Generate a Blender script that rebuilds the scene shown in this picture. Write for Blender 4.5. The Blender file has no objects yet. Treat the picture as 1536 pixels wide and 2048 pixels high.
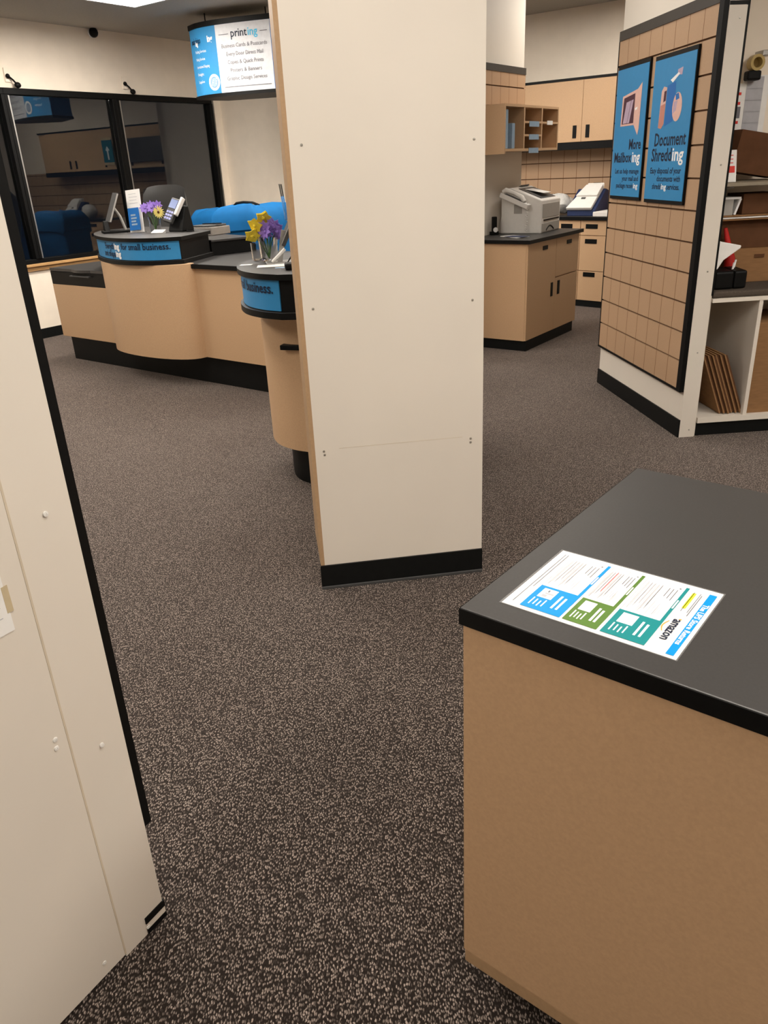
import bpy, math, random
from mathutils import Vector, Matrix
random.seed(7)
SC = bpy.context.scene
COL = SC.collection
R = math.radians

# ------------------------------------------------------------------ camera
cam_d = bpy.data.cameras.new('camera')
cam = bpy.data.objects.new('camera', cam_d); COL.objects.link(cam)
FPX = 1538.0
cam_d.sensor_fit = 'VERTICAL'; cam_d.sensor_height = 24.0
cam_d.lens = FPX / 2048.0 * 24.0
PITCH, ROLL = R(24.153), R(-2.757)
fwd = Vector((0, math.cos(PITCH), -math.sin(PITCH)))
rgt = Vector((1, 0, 0)); up = rgt.cross(fwd)
r2 = rgt*math.cos(ROLL) + up*math.sin(ROLL)
u2 = up*math.cos(ROLL) - rgt*math.sin(ROLL)
m = Matrix((r2, u2, -fwd)).transposed().to_4x4()
m.translation = (0, 0, 1.6)
cam.matrix_world = m
cam_d.clip_start = 0.02
SC.camera = cam

# ------------------------------------------------------------------ view, world (night outside)
SC.view_settings.view_transform = 'Standard'
SC.view_settings.look = 'None'
SC.view_settings.exposure = 0.0
SC.view_settings.gamma = 1.0
SC.view_settings.use_curve_mapping = False
W = bpy.data.worlds.new('night'); SC.world = W; W.use_nodes = True
W.node_tree.nodes['Background'].inputs[0].default_value = (0.012, 0.014, 0.02, 1)
W.node_tree.nodes['Background'].inputs[1].default_value = 0.5
LIGHT_STRENGTH = 17.0
LIGHT_COLOR = (1.0, 0.925, 0.83)
CEIL = 3.12
SC.cycles.use_denoising = True
SC.cycles.max_bounces = 8
SC.cycles.diffuse_bounces = 5

# ------------------------------------------------------------------ materials
MATS = {}
def mat(name, col, rough=0.6, spec=0.4, metal=0.0, var=0.05, scale=30.0, bump=0.0, coat=0.0, stretch=(1, 1, 1)):
    if name in MATS: return MATS[name]
    M = bpy.data.materials.new(name); M.use_nodes = True
    nt = M.node_tree; b = nt.nodes['Principled BSDF']
    b.inputs['Roughness'].default_value = rough
    b.inputs['Specular IOR Level'].default_value = spec
    b.inputs['Metallic'].default_value = metal
    b.inputs['Coat Weight'].default_value = coat
    tc = nt.nodes.new('ShaderNodeTexCoord'); mp = nt.nodes.new('ShaderNodeMapping')
    mp.inputs['Scale'].default_value = stretch
    nz = nt.nodes.new('ShaderNodeTexNoise'); nz.inputs['Scale'].default_value = scale; nz.inputs['Detail'].default_value = 4
    nt.links.new(tc.outputs['Object'], mp.inputs[0]); nt.links.new(mp.outputs[0], nz.inputs['Vector'])
    cr = nt.nodes.new('ShaderNodeValToRGB')
    cr.color_ramp.elements[0].position = 0.3; cr.color_ramp.elements[1].position = 0.7
    cr.color_ramp.elements[0].color = tuple(c*(1-var) for c in col) + (1,)
    cr.color_ramp.elements[1].color = tuple(min(1, c*(1+var)) for c in col) + (1,)
    nt.links.new(nz.outputs['Fac'], cr.inputs[0]); nt.links.new(cr.outputs[0], b.inputs['Base Color'])
    if bump:
        bp = nt.nodes.new('ShaderNodeBump'); bp.inputs['Strength'].default_value = bump; bp.inputs['Distance'].default_value = 0.002
        nt.links.new(nz.outputs['Fac'], bp.inputs['Height']); nt.links.new(bp.outputs[0], b.inputs['Normal'])
    MATS[name] = M
    return M

cream = mat('cream_laminate', (0.70, 0.645, 0.57), 0.5, 0.35, var=0.02, scale=3)
wallp = mat('wall_paint', (0.84, 0.75, 0.635), 0.85, 0.2, var=0.03, scale=6, bump=0.05)
ceilm = mat('ceiling_tile', (0.45, 0.42, 0.37), 0.9, 0.1, var=0.05, scale=60)
tan = mat('tan_laminate', (0.53, 0.345, 0.20), 0.5, 0.35, var=0.05, scale=140)
tan_edge = mat('tan_edge', (0.40, 0.26, 0.145), 0.55, 0.3, var=0.05, scale=90)
tan_groove = mat('tan_groove', (0.12, 0.06, 0.03), 0.7, 0.2)
blk = mat('black_trim', (0.0035, 0.0035, 0.0035), 0.5, 0.16, var=0.15, scale=40)
base_m = mat('vinyl_base', (0.0045, 0.005, 0.005), 0.5, 0.2, var=0.15, scale=30)
top_m = mat('charcoal_laminate', (0.033, 0.031, 0.030), 0.42, 0.45, var=0.10, scale=220)
blue = mat('sign_blue', (0.028, 0.22, 0.47), 0.5, 0.35, var=0.02)
blue_d = mat('sign_blue_deep', (0.010, 0.13, 0.42), 0.5, 0.35, var=0.02)
navy = mat('ink_navy', (0.006, 0.012, 0.035), 0.6, 0.3)
white = mat('print_white', (0.82, 0.82, 0.82), 0.5, 0.3, var=0.01)
paper = mat('paper_white', (0.80, 0.79, 0.77), 0.7, 0.2, var=0.02)
grey_ink = mat('ink_grey', (0.16, 0.16, 0.18), 0.6, 0.2)
grey_lt = mat('ink_light_grey', (0.42, 0.42, 0.45), 0.6, 0.2)
wood = mat('oak_sill', (0.50, 0.29, 0.12), 0.45, 0.4, var=0.15, scale=9, stretch=(1, 12, 12))
steel = mat('screw_steel', (0.42, 0.40, 0.36), 0.35, 0.5, metal=0.7)
metal = mat('brushed_metal', (0.40, 0.39, 0.37), 0.35, 0.5, metal=0.8)
card = mat('cardboard', (0.25, 0.135, 0.062), 0.85, 0.1, var=0.10, scale=14, stretch=(1, 1, 10))
card_d = mat('cardboard_dark', (0.10, 0.045, 0.022), 0.85, 0.1, var=0.10, scale=14)
cloth = mat('blue_cloth', (0.003, 0.095, 0.27), 0.8, 0.2, var=0.08, scale=12)
offw = mat('machine_white', (0.74, 0.72, 0.69), 0.5, 0.35, var=0.02)
machg = mat('machine_grey', (0.36, 0.345, 0.32), 0.5, 0.35, var=0.03)
navyp = mat('machine_navy', (0.012, 0.025, 0.085), 0.45, 0.4)
dgrey = mat('dark_grey', (0.055, 0.055, 0.055), 0.5, 0.35)
leather = mat('black_leather', (0.018, 0.018, 0.018), 0.38, 0.5, bump=0.2, scale=90)
yellow = mat('petal_yellow', (0.80, 0.63, 0.06), 0.7, 0.2)
purple = mat('petal_purple', (0.30, 0.19, 0.58), 0.7, 0.2)
green = mat('stem_green', (0.08, 0.20, 0.04), 0.7, 0.2)
brown_c = mat('flower_centre', (0.08, 0.03, 0.01), 0.8, 0.1)
pink = mat('photo_pink', (0.66, 0.42, 0.36), 0.6, 0.2)
pink_d = mat('photo_pink_shade', (0.50, 0.22, 0.17), 0.6, 0.2)
lilac = mat('photo_lilac', (0.44, 0.34, 0.44), 0.6, 0.2)
maroon = mat('photo_maroon', (0.075, 0.03, 0.045), 0.6, 0.2)
sky_c = mat('notice_cyan', (0.0, 0.235, 0.60), 0.4, 0.3, var=0.01)
teal_c = mat('notice_teal', (0.008, 0.20, 0.21), 0.4, 0.3, var=0.01)
green_c = mat('notice_green', (0.085, 0.17, 0.03), 0.4, 0.3, var=0.01)
hilite = mat('highlighter_yellow', (0.70, 0.72, 0.04), 0.6, 0.2)
orange = mat('ink_orange', (0.85, 0.30, 0.02), 0.5, 0.2)
red = mat('red_plastic', (0.42, 0.012, 0.010), 0.45, 0.4)
redink = mat('ink_red', (0.65, 0.05, 0.04), 0.6, 0.2)
ing_b = mat('ink_cyan', (0.04, 0.45, 0.72), 0.5, 0.2)
screen = mat('terminal_screen', (0.05, 0.10, 0.30), 0.3, 0.5)
tealp = mat('poster_teal', (0.0, 0.13, 0.20), 0.5, 0.3)
ltblue = mat('label_blue', (0.26, 0.36, 0.47), 0.6, 0.2)
capg = mat('slat_cap', (0.045, 0.038, 0.032), 0.5, 0.3)
caulk = mat('yellowed_caulk', (0.52, 0.43, 0.28), 0.7, 0.2, var=0.12, scale=20)
bfloor = mat('shelf_carpet', (0.085, 0.068, 0.055), 0.95, 0.05, var=0.5, scale=320, bump=0.5)

def glass_mat():
    M = bpy.data.materials.new('window_glass'); M.use_nodes = True
    b = M.node_tree.nodes['Principled BSDF']
    b.inputs['Base Color'].default_value = (0.75, 0.8, 0.8, 1)
    b.inputs['Roughness'].default_value = 0.0
    b.inputs['Transmission Weight'].default_value = 1.0
    b.inputs['IOR'].default_value = 1.62
    return M
glass = glass_mat()
def clear_mat():
    M = bpy.data.materials.new('clear_plastic'); M.use_nodes = True
    b = M.node_tree.nodes['Principled BSDF']
    b.inputs['Roughness'].default_value = 0.05
    b.inputs['Transmission Weight'].default_value = 1.0
    b.inputs['IOR'].default_value = 1.3
    return M
clear = clear_mat()
def film_mat():
    M = bpy.data.materials.new('laminate_film'); M.use_nodes = True
    nt = M.node_tree; out = nt.nodes['Material Output']; b = nt.nodes['Principled BSDF']
    b.inputs['Base Color'].default_value = (0.8, 0.8, 0.8, 1); b.inputs['Roughness'].default_value = 0.25
    t = nt.nodes.new('ShaderNodeBsdfTransparent'); mx = nt.nodes.new('ShaderNodeMixShader'); mx.inputs[0].default_value = 0.07
    nt.links.new(t.outputs[0], mx.inputs[1]); nt.links.new(b.outputs[0], mx.inputs[2]); nt.links.new(mx.outputs[0], out.inputs[0])
    return M
film = film_mat()
def emit_mat(k):
    M = bpy.data.materials.new('light_diffuser'); M.use_nodes = True
    b = M.node_tree.nodes['Principled BSDF']
    b.inputs['Base Color'].default_value = (0.9, 0.9, 0.88, 1)
    b.inputs['Emission Color'].default_value = LIGHT_COLOR + (1,)
    b.inputs['Emission Strength'].default_value = LIGHT_STRENGTH*k
    return M
def carpet_mat():
    M = bpy.data.materials.new('loop_carpet'); M.use_nodes = True
    nt = M.node_tree; b = nt.nodes['Principled BSDF']; N = nt.nodes.new; L = nt.links.new
    b.inputs['Roughness'].default_value = 0.95; b.inputs['Specular IOR Level'].default_value = 0.08
    b.inputs['Sheen Weight'].default_value = 0.30
    b.inputs['Sheen Tint'].default_value = (0.9, 0.78, 0.72, 1)
    tc = N('ShaderNodeTexCoord')
    nz = N('ShaderNodeTexNoise'); nz.inputs['Scale'].default_value = 95; nz.inputs['Detail'].default_value = 2
    L(tc.outputs['Object'], nz.inputs['Vector'])
    sub = N('ShaderNodeVectorMath'); sub.operation = 'SUBTRACT'; sub.inputs[1].default_value = (.5, .5, .5); L(nz.outputs['Color'], sub.inputs[0])
    scl = N('ShaderNodeVectorMath'); scl.operation = 'SCALE'; scl.inputs['Scale'].default_value = 0.008; L(sub.outputs[0], scl.inputs[0])
    add = N('ShaderNodeVectorMath'); add.operation = 'ADD'; L(tc.outputs['Object'], add.inputs[0]); L(scl.outputs[0], add.inputs[1])
    mp = N('ShaderNodeMapping'); mp.inputs['Rotation'].default_value = (0, 0, R(-6)); mp.inputs['Scale'].default_value = (225, 104, 1)
    L(add.outputs[0], mp.inputs[0])
    vo = N('ShaderNodeTexVoronoi'); vo.voronoi_dimensions = '2D'; vo.inputs['Scale'].default_value = 1.0; vo.inputs['Randomness'].default_value = 0.95
    L(mp.outputs[0], vo.inputs['Vector'])
    fl = N('ShaderNodeMapRange'); fl.interpolation_type = 'SMOOTHSTEP'
    fl.inputs['From Min'].default_value = 0.50; fl.inputs['From Max'].default_value = 0.12
    L(vo.outputs['Distance'], fl.inputs['Value'])
    sp = N('ShaderNodeSeparateColor'); L(vo.outputs['Color'], sp.inputs[0])
    rr = N('ShaderNodeMapRange'); rr.inputs['From Min'].default_value = 0.05; rr.inputs['From Max'].default_value = 0.95; L(sp.outputs[0], rr.inputs['Value'])
    mu = N('ShaderNodeMath'); mu.operation = 'MULTIPLY'; L(fl.outputs[0], mu.inputs[0]); L(rr.outputs[0], mu.inputs[1])
    big = N('ShaderNodeTexNoise'); big.inputs['Scale'].default_value = 2.2; big.inputs['Detail'].default_value = 3; L(tc.outputs['Object'], big.inputs['Vector'])
    dk = N('ShaderNodeValToRGB'); dk.color_ramp.elements[0].color = (0.0095, 0.0060, 0.0048, 1); dk.color_ramp.elements[1].color = (0.0125, 0.0090, 0.0070, 1)
    L(big.outputs['Fac'], dk.inputs[0])
    lt = N('ShaderNodeValToRGB'); lt.color_ramp.elements[0].color = (0.35, 0.28, 0.24, 1); lt.color_ramp.elements[1].color = (0.41, 0.34, 0.295, 1)
    L(big.outputs['Fac'], lt.inputs[0])
    mx = N('ShaderNodeMix'); mx.data_type = 'RGBA'; L(mu.outputs[0], mx.inputs[0]); L(dk.outputs[0], mx.inputs[6]); L(lt.outputs[0], mx.inputs[7])
    L(mx.outputs[2], b.inputs['Base Color'])
    bp = N('ShaderNodeBump'); bp.inputs['Strength'].default_value = 0.3; bp.inputs['Distance'].default_value = 0.002
    L(fl.outputs[0], bp.inputs['Height']); L(bp.outputs[0], b.inputs['Normal'])
    return M
carpet = carpet_mat()
def slat_mat(cols, x0, z0, name):
    # tan board divided by thin vertical seams and horizontal grooves (pattern of the board)
    M = bpy.data.materials.new(name); M.use_nodes = True
    nt = M.node_tree; b = nt.nodes['Principled BSDF']; N = nt.nodes.new; L = nt.links.new
    b.inputs['Roughness'].default_value = 0.5; b.inputs['Specular IOR Level'].default_value = 0.35
    tc = N('ShaderNodeTexCoord'); sx = N('ShaderNodeSeparateXYZ'); L(tc.outputs['Object'], sx.inputs[0])
    def line(out, off, per, w):
        a = N('ShaderNodeMath'); a.operation = 'SUBTRACT'; L(out, a.inputs[0]); a.inputs[1].default_value = off - per*100
        p = N('ShaderNodeMath'); p.operation = 'MODULO'; L(a.outputs[0], p.inputs[0]); p.inputs[1].default_value = per
        c = N('ShaderNodeMath'); c.operation = 'LESS_THAN'; L(p.outputs[0], c.inputs[0]); c.inputs[1].default_value = w
        return c
    v = line(sx.outputs['X'], x0, 0.1655, 0.0065)
    nz = N('ShaderNodeTexNoise'); nz.inputs['Scale'].default_value = 140; L(tc.outputs['Object'], nz.inputs['Vector'])
    cr = N('ShaderNodeValToRGB'); cr.color_ramp.elements[0].color = (0.395, 0.255, 0.155, 1); cr.color_ramp.elements[1].color = (0.45, 0.295, 0.18, 1)
    L(nz.outputs['Fac'], cr.inputs[0])
    mx = N('ShaderNodeMix'); mx.data_type = 'RGBA'; L(v.outputs[0], mx.inputs[0]); L(cr.outputs[0], mx.inputs[6]); mx.inputs[7].default_value = (0.20, 0.095, 0.04, 1)
    L(mx.outputs[2], b.inputs['Base Color'])
    return M

# ------------------------------------------------------------------ mesh helpers
class MB:
    def __init__(s): s.v = []; s.f = []; s.m = []; s.T = Matrix.Identity(4); s.sm = []
    def add(s, vs, fs, mi=0, smooth=False):
        o = len(s.v); s.v += [tuple(s.T @ Vector(p)) for p in vs]
        s.f += [tuple(i+o for i in f) for f in fs]; s.m += [mi]*len(fs); s.sm += [smooth]*len(fs); return s
    def at(s, loc=(0, 0, 0), rx=0, ry=0, rz=0):
        s.T = Matrix.Translation(loc) @ Matrix.Rotation(R(rz), 4, 'Z') @ Matrix.Rotation(R(ry), 4, 'Y') @ Matrix.Rotation(R(rx), 4, 'X'); return s
    def box(s, x0, x1, y0, y1, z0, z1, mi=0):
        return s.add([(x0, y0, z0), (x1, y0, z0), (x1, y1, z0), (x0, y1, z0), (x0, y0, z1), (x1, y0, z1), (x1, y1, z1), (x0, y1, z1)],
                     [(3, 2, 1, 0), (4, 5, 6, 7), (0, 1, 5, 4), (1, 2, 6, 5), (2, 3, 7, 6), (3, 0, 4, 7)], mi)
    def prism(s, poly, z0, z1, mi=0, smooth=False, side=None):
        n = len(poly); a = sum(poly[i][0]*poly[(i+1) % n][1]-poly[(i+1) % n][0]*poly[i][1] for i in range(n))
        if a < 0: poly = poly[::-1]
        vs = [(x, y, z0) for x, y in poly]+[(x, y, z1) for x, y in poly]
        s.add(vs, [tuple(range(n-1, -1, -1)), tuple(range(n, 2*n))], mi)
        return s.add(vs, [(i, (i+1) % n, (i+1) % n+n, i+n) for i in range(n)], mi if side is None else side, smooth)
    def prof(s, poly, x0, x1, mi=0):      # polygon in (y,z) extruded along x
        n = len(poly); a = sum(poly[i][0]*poly[(i+1) % n][1]-poly[(i+1) % n][0]*poly[i][1] for i in range(n))
        if a < 0: poly = poly[::-1]
        vs = [(x0, y, z) for y, z in poly]+[(x1, y, z) for y, z in poly]
        fs = [tuple(range(n-1, -1, -1)), tuple(range(n, 2*n))]+[(i, (i+1) % n, (i+1) % n+n, i+n) for i in range(n)]
        return s.add(vs, fs, mi)
    def profxz(s, poly, y0, y1, mi=0):    # polygon in (x,z), extruded along y
        n = len(poly); a = sum(poly[i][0]*poly[(i+1) % n][1]-poly[(i+1) % n][0]*poly[i][1] for i in range(n))
        if a < 0: poly = poly[::-1]
        vs = [(x, y0, z) for x, z in poly]+[(x, y1, z) for x, z in poly]
        fs = [tuple(range(n)), tuple(range(2*n-1, n-1, -1))]+[((i+1) % n, i, i+n, (i+1) % n+n) for i in range(n)]
        return s.add(vs, fs, mi)
    def tube(s, pts, r, seg=8, mi=0):
        pts = [Vector(p) for p in pts]; n = len(pts); vs = []; fs = []
        for i, p in enumerate(pts):
            d = (pts[min(i+1, n-1)]-pts[max(i-1, 0)]).normalized()
            a = d.orthogonal().normalized() if i == 0 else (pa - d*pa.dot(d)).normalized()
            pa = a; bb = d.cross(a); rr = r[i] if isinstance(r, (list, tuple)) else r
            vs += [tuple(p + (a*math.cos(t)+bb*math.sin(t))*rr) for t in (2*math.pi*k/seg for k in range(seg))]
        for i in range(n-1):
            fs += [(i*seg+k, i*seg+(k+1) % seg, (i+1)*seg+(k+1) % seg, (i+1)*seg+k) for k in range(seg)]
        s.add(vs, fs, mi, True)
        return s.add(vs[:seg], [tuple(range(seg-1, -1, -1))], mi).add(vs[-seg:], [tuple(range(seg))], mi)
    def lathe(s, pr, seg=20, mi=0, c=(0, 0)):
        vs = []; n = len(pr)
        for r_, z in pr: vs += [(c[0]+r_*math.cos(2*math.pi*k/seg), c[1]+r_*math.sin(2*math.pi*k/seg), z) for k in range(seg)]
        fs = [(i*seg+k, i*seg+(k+1) % seg, (i+1)*seg+(k+1) % seg, (i+1)*seg+k) for i in range(n-1) for k in range(seg)]
        s.add(vs, fs, mi, True)
        return s.add(vs[:seg], [tuple(range(seg-1, -1, -1))], mi).add(vs[-seg:], [tuple(range(seg))], mi)
    def ball(s, c, rx, ry, rz, seg=14, rings=8, mi=0, jit=0.0):
        vs = []; fs = []
        for i in range(rings+1):
            t = math.pi*i/rings
            for k in range(seg):
                a = 2*math.pi*k/seg; j = 1+random.uniform(-jit, jit)
                vs.append((c[0]+rx*math.sin(t)*math.cos(a)*j, c[1]+ry*math.sin(t)*math.sin(a)*j, c[2]+rz*math.cos(t)*j))
        fs = [(i*seg+k, (i+1)*seg+k, (i+1)*seg+(k+1) % seg, i*seg+(k+1) % seg) for i in range(rings) for k in range(seg)]
        return s.add(vs, fs, mi, True)
    def build(s, name, mats, parent=None, bev=0.0, **props):
        me = bpy.data.meshes.new(name); me.from_pydata(s.v, [], s.f)
        for mm in (mats if isinstance(mats, (list, tuple)) else [mats]): me.materials.append(mm)
        for p, mi, sm in zip(me.polygons, s.m, s.sm): p.material_index = mi; p.use_smooth = sm
        if any(s.sm): me.set_sharp_from_angle(angle=R(38))
        me.update()
        o = bpy.data.objects.new(name, me); COL.objects.link(o)
        if parent is not None: o.parent = parent
        if bev:
            b = o.modifiers.new('bevel', 'BEVEL'); b.width = bev; b.segments = 2; b.limit_method = 'ANGLE'; b.angle_limit = R(40)
        for k, v in props.items(): o[k] = v
        return o
def thing(name, label, cat, loc=(0, 0, 0), rot=0, group=None):
    o = bpy.data.objects.new(name, None); COL.objects.link(o); o.empty_display_size = 0.1
    o.location = loc; o.rotation_euler = (0, 0, R(rot)); o['label'] = label; o['category'] = cat
    if group: o['group'] = group
    return o
def place(o, loc, rot=0): o.location = loc; o.rotation_euler = (0, 0, R(rot)); return o
def tag(o, label, cat, group=None):
    o['label'] = label; o['category'] = cat
    if group: o['group'] = group
    return o
def struct(o): o['kind'] = 'structure'; return o
def bx(name, mt, parent, *a, bev=0.0): return MB().box(*a).build(name, mt, parent, bev)
def frame(loc, rot): return Matrix.Translation((loc[0], loc[1], loc[2] if len(loc) > 2 else 0)) @ Matrix.Rotation(R(rot), 4, 'Z')
def copy_thing(src, loc, rot, label, group=None):
    c = src.copy(); COL.objects.link(c); c.location = loc; c.rotation_euler = (0, 0, R(rot)); c['label'] = label
    if group: c['group'] = group
    for ch in list(src.children):
        d = ch.copy(); COL.objects.link(d); d.parent = c
        for g in list(ch.children):
            e = g.copy(); COL.objects.link(e); e.parent = d
    return c

# lettering: a text body turned into mesh vertices
_fc = {}
def glyphs(body, size, sx=1.0, bold=0.0, shear=0.0):
    key = (body, size, sx, bold, shear)
    if key in _fc: return _fc[key]
    cu = bpy.data.curves.new('lettering_curve', 'FONT'); cu.body = body; cu.size = size; cu.offset = bold; cu.shear = shear
    cu.resolution_u = 2; cu.fill_mode = 'FRONT'
    ob = bpy.data.objects.new('lettering_tmp', cu); COL.objects.link(ob)
    bpy.context.view_layer.update()
    dg = bpy.context.evaluated_depsgraph_get()
    me = bpy.data.meshes.new_from_object(ob.evaluated_get(dg))
    vs = [(v.co.x*sx, v.co.y) for v in me.vertices]; fs = [tuple(p.vertices) for p in me.polygons]
    bpy.data.objects.remove(ob); bpy.data.meshes.remove(me)
    w = max([v[0] for v in vs] or [0])
    _fc[key] = (vs, fs, w); return _fc[key]
def text(mb, body, x, z, size, y=0.0, mi=0, sx=1.0, align='L', bold=0.0, fit=None, mapf=None, shear=0.0):
    vs, fs, w = glyphs(body, size, sx, bold, shear)
    if not vs: return 0
    k = 1.0
    if fit: k = fit/w; w = fit
    ox = x - (w if align == 'R' else w/2 if align == 'C' else 0)
    if mapf: pts = [mapf(ox+a*k, z+b_) for a, b_ in vs]
    else: pts = [(ox+a*k, y, z+b_) for a, b_ in vs]
    mb.add(pts, fs, mi); return w
def smooth_path(pts, n=8):
    P = [Vector(p).to_3d() for p in pts]; P = [2*P[0]-P[1]]+P+[2*P[-1]-P[-2]]; out = []
    for i in range(1, len(P)-2):
        for k in range(n):
            t = k/n; a, b, c, d = P[i-1:i+3]
            q = 0.5*((2*b)+(c-a)*t+(2*a-5*b+4*c-d)*t*t+(3*b-a-3*c+d)*t**3)
            out.append((q.x, q.y))
    out.append((P[-2].x, P[-2].y)); return out
def inset(poly, d):
    n = len(poly); out = []
    a = sum(poly[i][0]*poly[(i+1) % n][1]-poly[(i+1) % n][0]*poly[i][1] for i in range(n)); sg = 1 if a > 0 else -1
    for i in range(n):
        p, q, r_ = Vector(poly[i-1]), Vector(poly[i]), Vector(poly[(i+1) % n])
        e1 = (q-p).normalized(); e2 = (r_-q).normalized()
        n1 = Vector((-e1.y, e1.x))*sg; n2 = Vector((-e2.y, e2.x))*sg
        b = n1+n2
        b = b/max(0.4, b.dot(n1)) if b.length > 1e-6 else n1
        out.append((q.x+b.x*d, q.y+b.y*d))
    return out
def ribbon(path, z0, z1, th):            # a thin curved panel along an open path (outside = right-hand side)
    n = len(path); nr = []
    for i in range(n):
        e = (Vector(path[min(i+1, n-1)])-Vector(path[max(i-1, 0)])).normalized(); nr.append((e.y, -e.x))
    o = [(p[0]+k[0]*th, p[1]+k[1]*th) for p, k in zip(path, nr)]
    mb = MB(); return mb.prism(list(path)+o[::-1], z0, z1, 0, True), o
def along(path):
    L = [0]
    for a, b in zip(path, path[1:]): L.append(L[-1]+math.hypot(b[0]-a[0], b[1]-a[1]))
    def f(s, z):
        i = 0
        while i < len(path)-2 and s > L[i+1]: i += 1
        t = (s-L[i])/(L[i+1]-L[i]); a, b = Vector(path[i]), Vector(path[i+1]); p = a+(b-a)*t
        e = (b-a).normalized(); return (p.x+e.y*0.003, p.y-e.x*0.003, z)
    return f, L[-1]

# ================================================================== ROOM SHELL
WL = ((-3.763, 8.783), 55.0)                   # window wall: x along the wall, -y into the room
UU = Vector((0.595, 0.804)); VV = Vector((0.804, -0.595))
cor = Vector((-1.894, 11.454))
f = MB().add([(-8, -5, 0), (9, -5, 0), (9, 15, 0), (-8, 15, 0)], [(0, 1, 2, 3)]).build('floor', carpet); struct(f)
c = MB().box(-8, 9, -5, 15, CEIL, CEIL+0.1).build('ceiling', ceilm); struct(c)
w = MB()
w.box(-7, 3.26, 0, 0.16, 0, 0.80); w.box(-7, 3.26, 0, 0.16, 2.50, CEIL); w.box(3.14, 3.26, 0, 0.16, 0.80, 2.50); w.box(-7, -1.36, 0, 0.16, 0.8, 2.5)
wl = w.build('wall_left', wallp); place(wl, WL[0]+(0,), WL[1]); struct(wl)
b_ = bx('baseboard_left', base_m, None, -7, 3.2, -0.008, 0.002, 0, 0.108); place(b_, WL[0]+(0,), WL[1]); struct(b_)
sl = MB().box(-1.4, 3.2, -0.055, 0.06, 0.772, 0.80).box(-1.4, 3.2, -0.025, 0.0, 0.725, 0.772).build('trim_1', wood, None, 0.004); place(sl, WL[0]+(0,), WL[1]); struct(sl)
panes = [(-1.27, 0.13), (0.21, 1.50), (1.60, 3.03)]
for i, (a, e) in enumerate(panes):
    wn = MB(); wn.box(a-0.05, e+0.05, -0.03, 0.09, 2.44, 2.50); wn.box(a-0.05, e+0.05, -0.03, 0.09, 0.80, 0.845)
    wn.box(a-0.05, a, -0.04, 0.09, 0.845, 2.44); wn.box(e, e+0.05, -0.04, 0.09, 0.845, 2.44)
    wo = wn.build('window_%d' % (i+1), blk, None, 0.004); place(wo, WL[0]+(0,), WL[1]); struct(wo)
    bx('pane', glass, wo, a, e, 0.02, 0.032, 0.845, 2.44)
    bx('glazing_bead', metal, wo, a-0.008, a+0.006, -0.044, -0.036, 0.85, 2.43)
# back wall next to the windows, its return and the rear wall of the work area
def wall(name, p, q, th=0.12, z1=CEIL):
    p, q = Vector(p), Vector(q); d = q-p; o = MB().box(0, d.length, 0, th, 0, z1).build(name, wallp)
    place(o, (p.x, p.y, 0), math.degrees(math.atan2(d.y, d.x))); return struct(o)
A1 = cor+VV*1.16
wall('wall_back', cor, A1)
BW = ((2.769, 9.738), -38.0)
bd = Vector((math.cos(R(-38)), math.sin(R(-38)))); bn = Vector((-bd.y, bd.x))
rb = Vector(BW[0])
t_ = (rb-A1).dot(bn)/UU.dot(bn)
A2 = A1+UU*t_
wall('wall_return', A1, A2)
wall('wall_rear', A2, rb+bd*1.9)
e1 = rb+bd*1.9
wall('wall_corner', e1, (6.6, 7.2)); wall('wall_east', (6.6, 7.2), (6.6, -3.5)); wall('wall_south', (6.6, -3.5), (-7.6, -3.5)); wall('wall_west', (-7.6, -3.5), (-7.6, 3.4))
# stub wall behind the copier counter, runs along the rear direction
SB = Vector((0.860, 7.359))
st = MB().box(-0.6, 1.09, 0, 0.12, 0, CEIL).build('wall_stub', cream); place(st, (SB.x, SB.y, 0), 53.5); struct(st)
# right wall carrying the slat panel
RW = ((1.8346, 4.4756), -84.8)
wr = MB().box(-1.36, 0.0, 0.0, 0.09, 0, CEIL).build('wall_right', cream); place(wr, RW[0]+(0,), RW[1]); struct(wr)
br = MB().box(-1.37, 0.0, -0.008, 0.001, 0, 0.11).build('baseboard_right', base_m); place(br, RW[0]+(0,), RW[1]); struct(br)
# shelf back wall
SF = ((1.8346, 4.4756), 3.43)
bwl = MB().box(0.10, 4.2, 0.62, 0.72, 0, CEIL).build('wall_shelf', wallp); place(bwl, SF[0]+(0,), SF[1]); struct(bwl)

# ceiling lights: one seen fixture, the rest added out of view to match brightness
def light(x, y, lab, k):
    t = thing('ceiling_light', lab, 'ceiling light', (x, y, CEIL), 53.5, 'fluorescent ceiling lights')
    fr = MB()
    fr.box(-0.61, 0.61, -0.31, -0.28, -0.03, 0); fr.box(-0.61, 0.61, 0.28, 0.31, -0.03, 0); fr.box(-0.61, -0.58, -0.28, 0.28, -0.03, 0); fr.box(0.58, 0.61, -0.28, 0.28, -0.03, 0)
    fr.build('frame', white, t)
    bx('diffuser', emit_mat(k), t, -0.58, 0.58, -0.28, 0.28, -0.018, -0.004)
    return t
LAMPS = [(-2.26, 8.06, 3.2), (-0.30, 6.60, 0.8), (0.95, 4.90, 0.45), (-1.75, 4.30, 1.7), (0.40, 1.10, 1.3), (1.90, -1.20, 1.2), (-0.30, -2.20, 0.5),
         (3.30, 2.60, 1.5), (2.25, 8.35, 0.75), (-3.60, 6.20, 1.5), (-2.00, -0.50, 1.1), (-3.20, 2.20, 2.0), (-0.60, 2.00, 0.45),
         (2.70, 7.20, 0.6), (0.30, 8.40, 2.5), (2.60, 0.80, 2.2), (-1.20, 6.00, 1.0)]
for x, y, k in LAMPS:
    light(x, y, 'lit fluorescent ceiling panel above the window desk' if k == 3.2 else 'added ceiling light panel out of view, brightening the shop', k)

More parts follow.
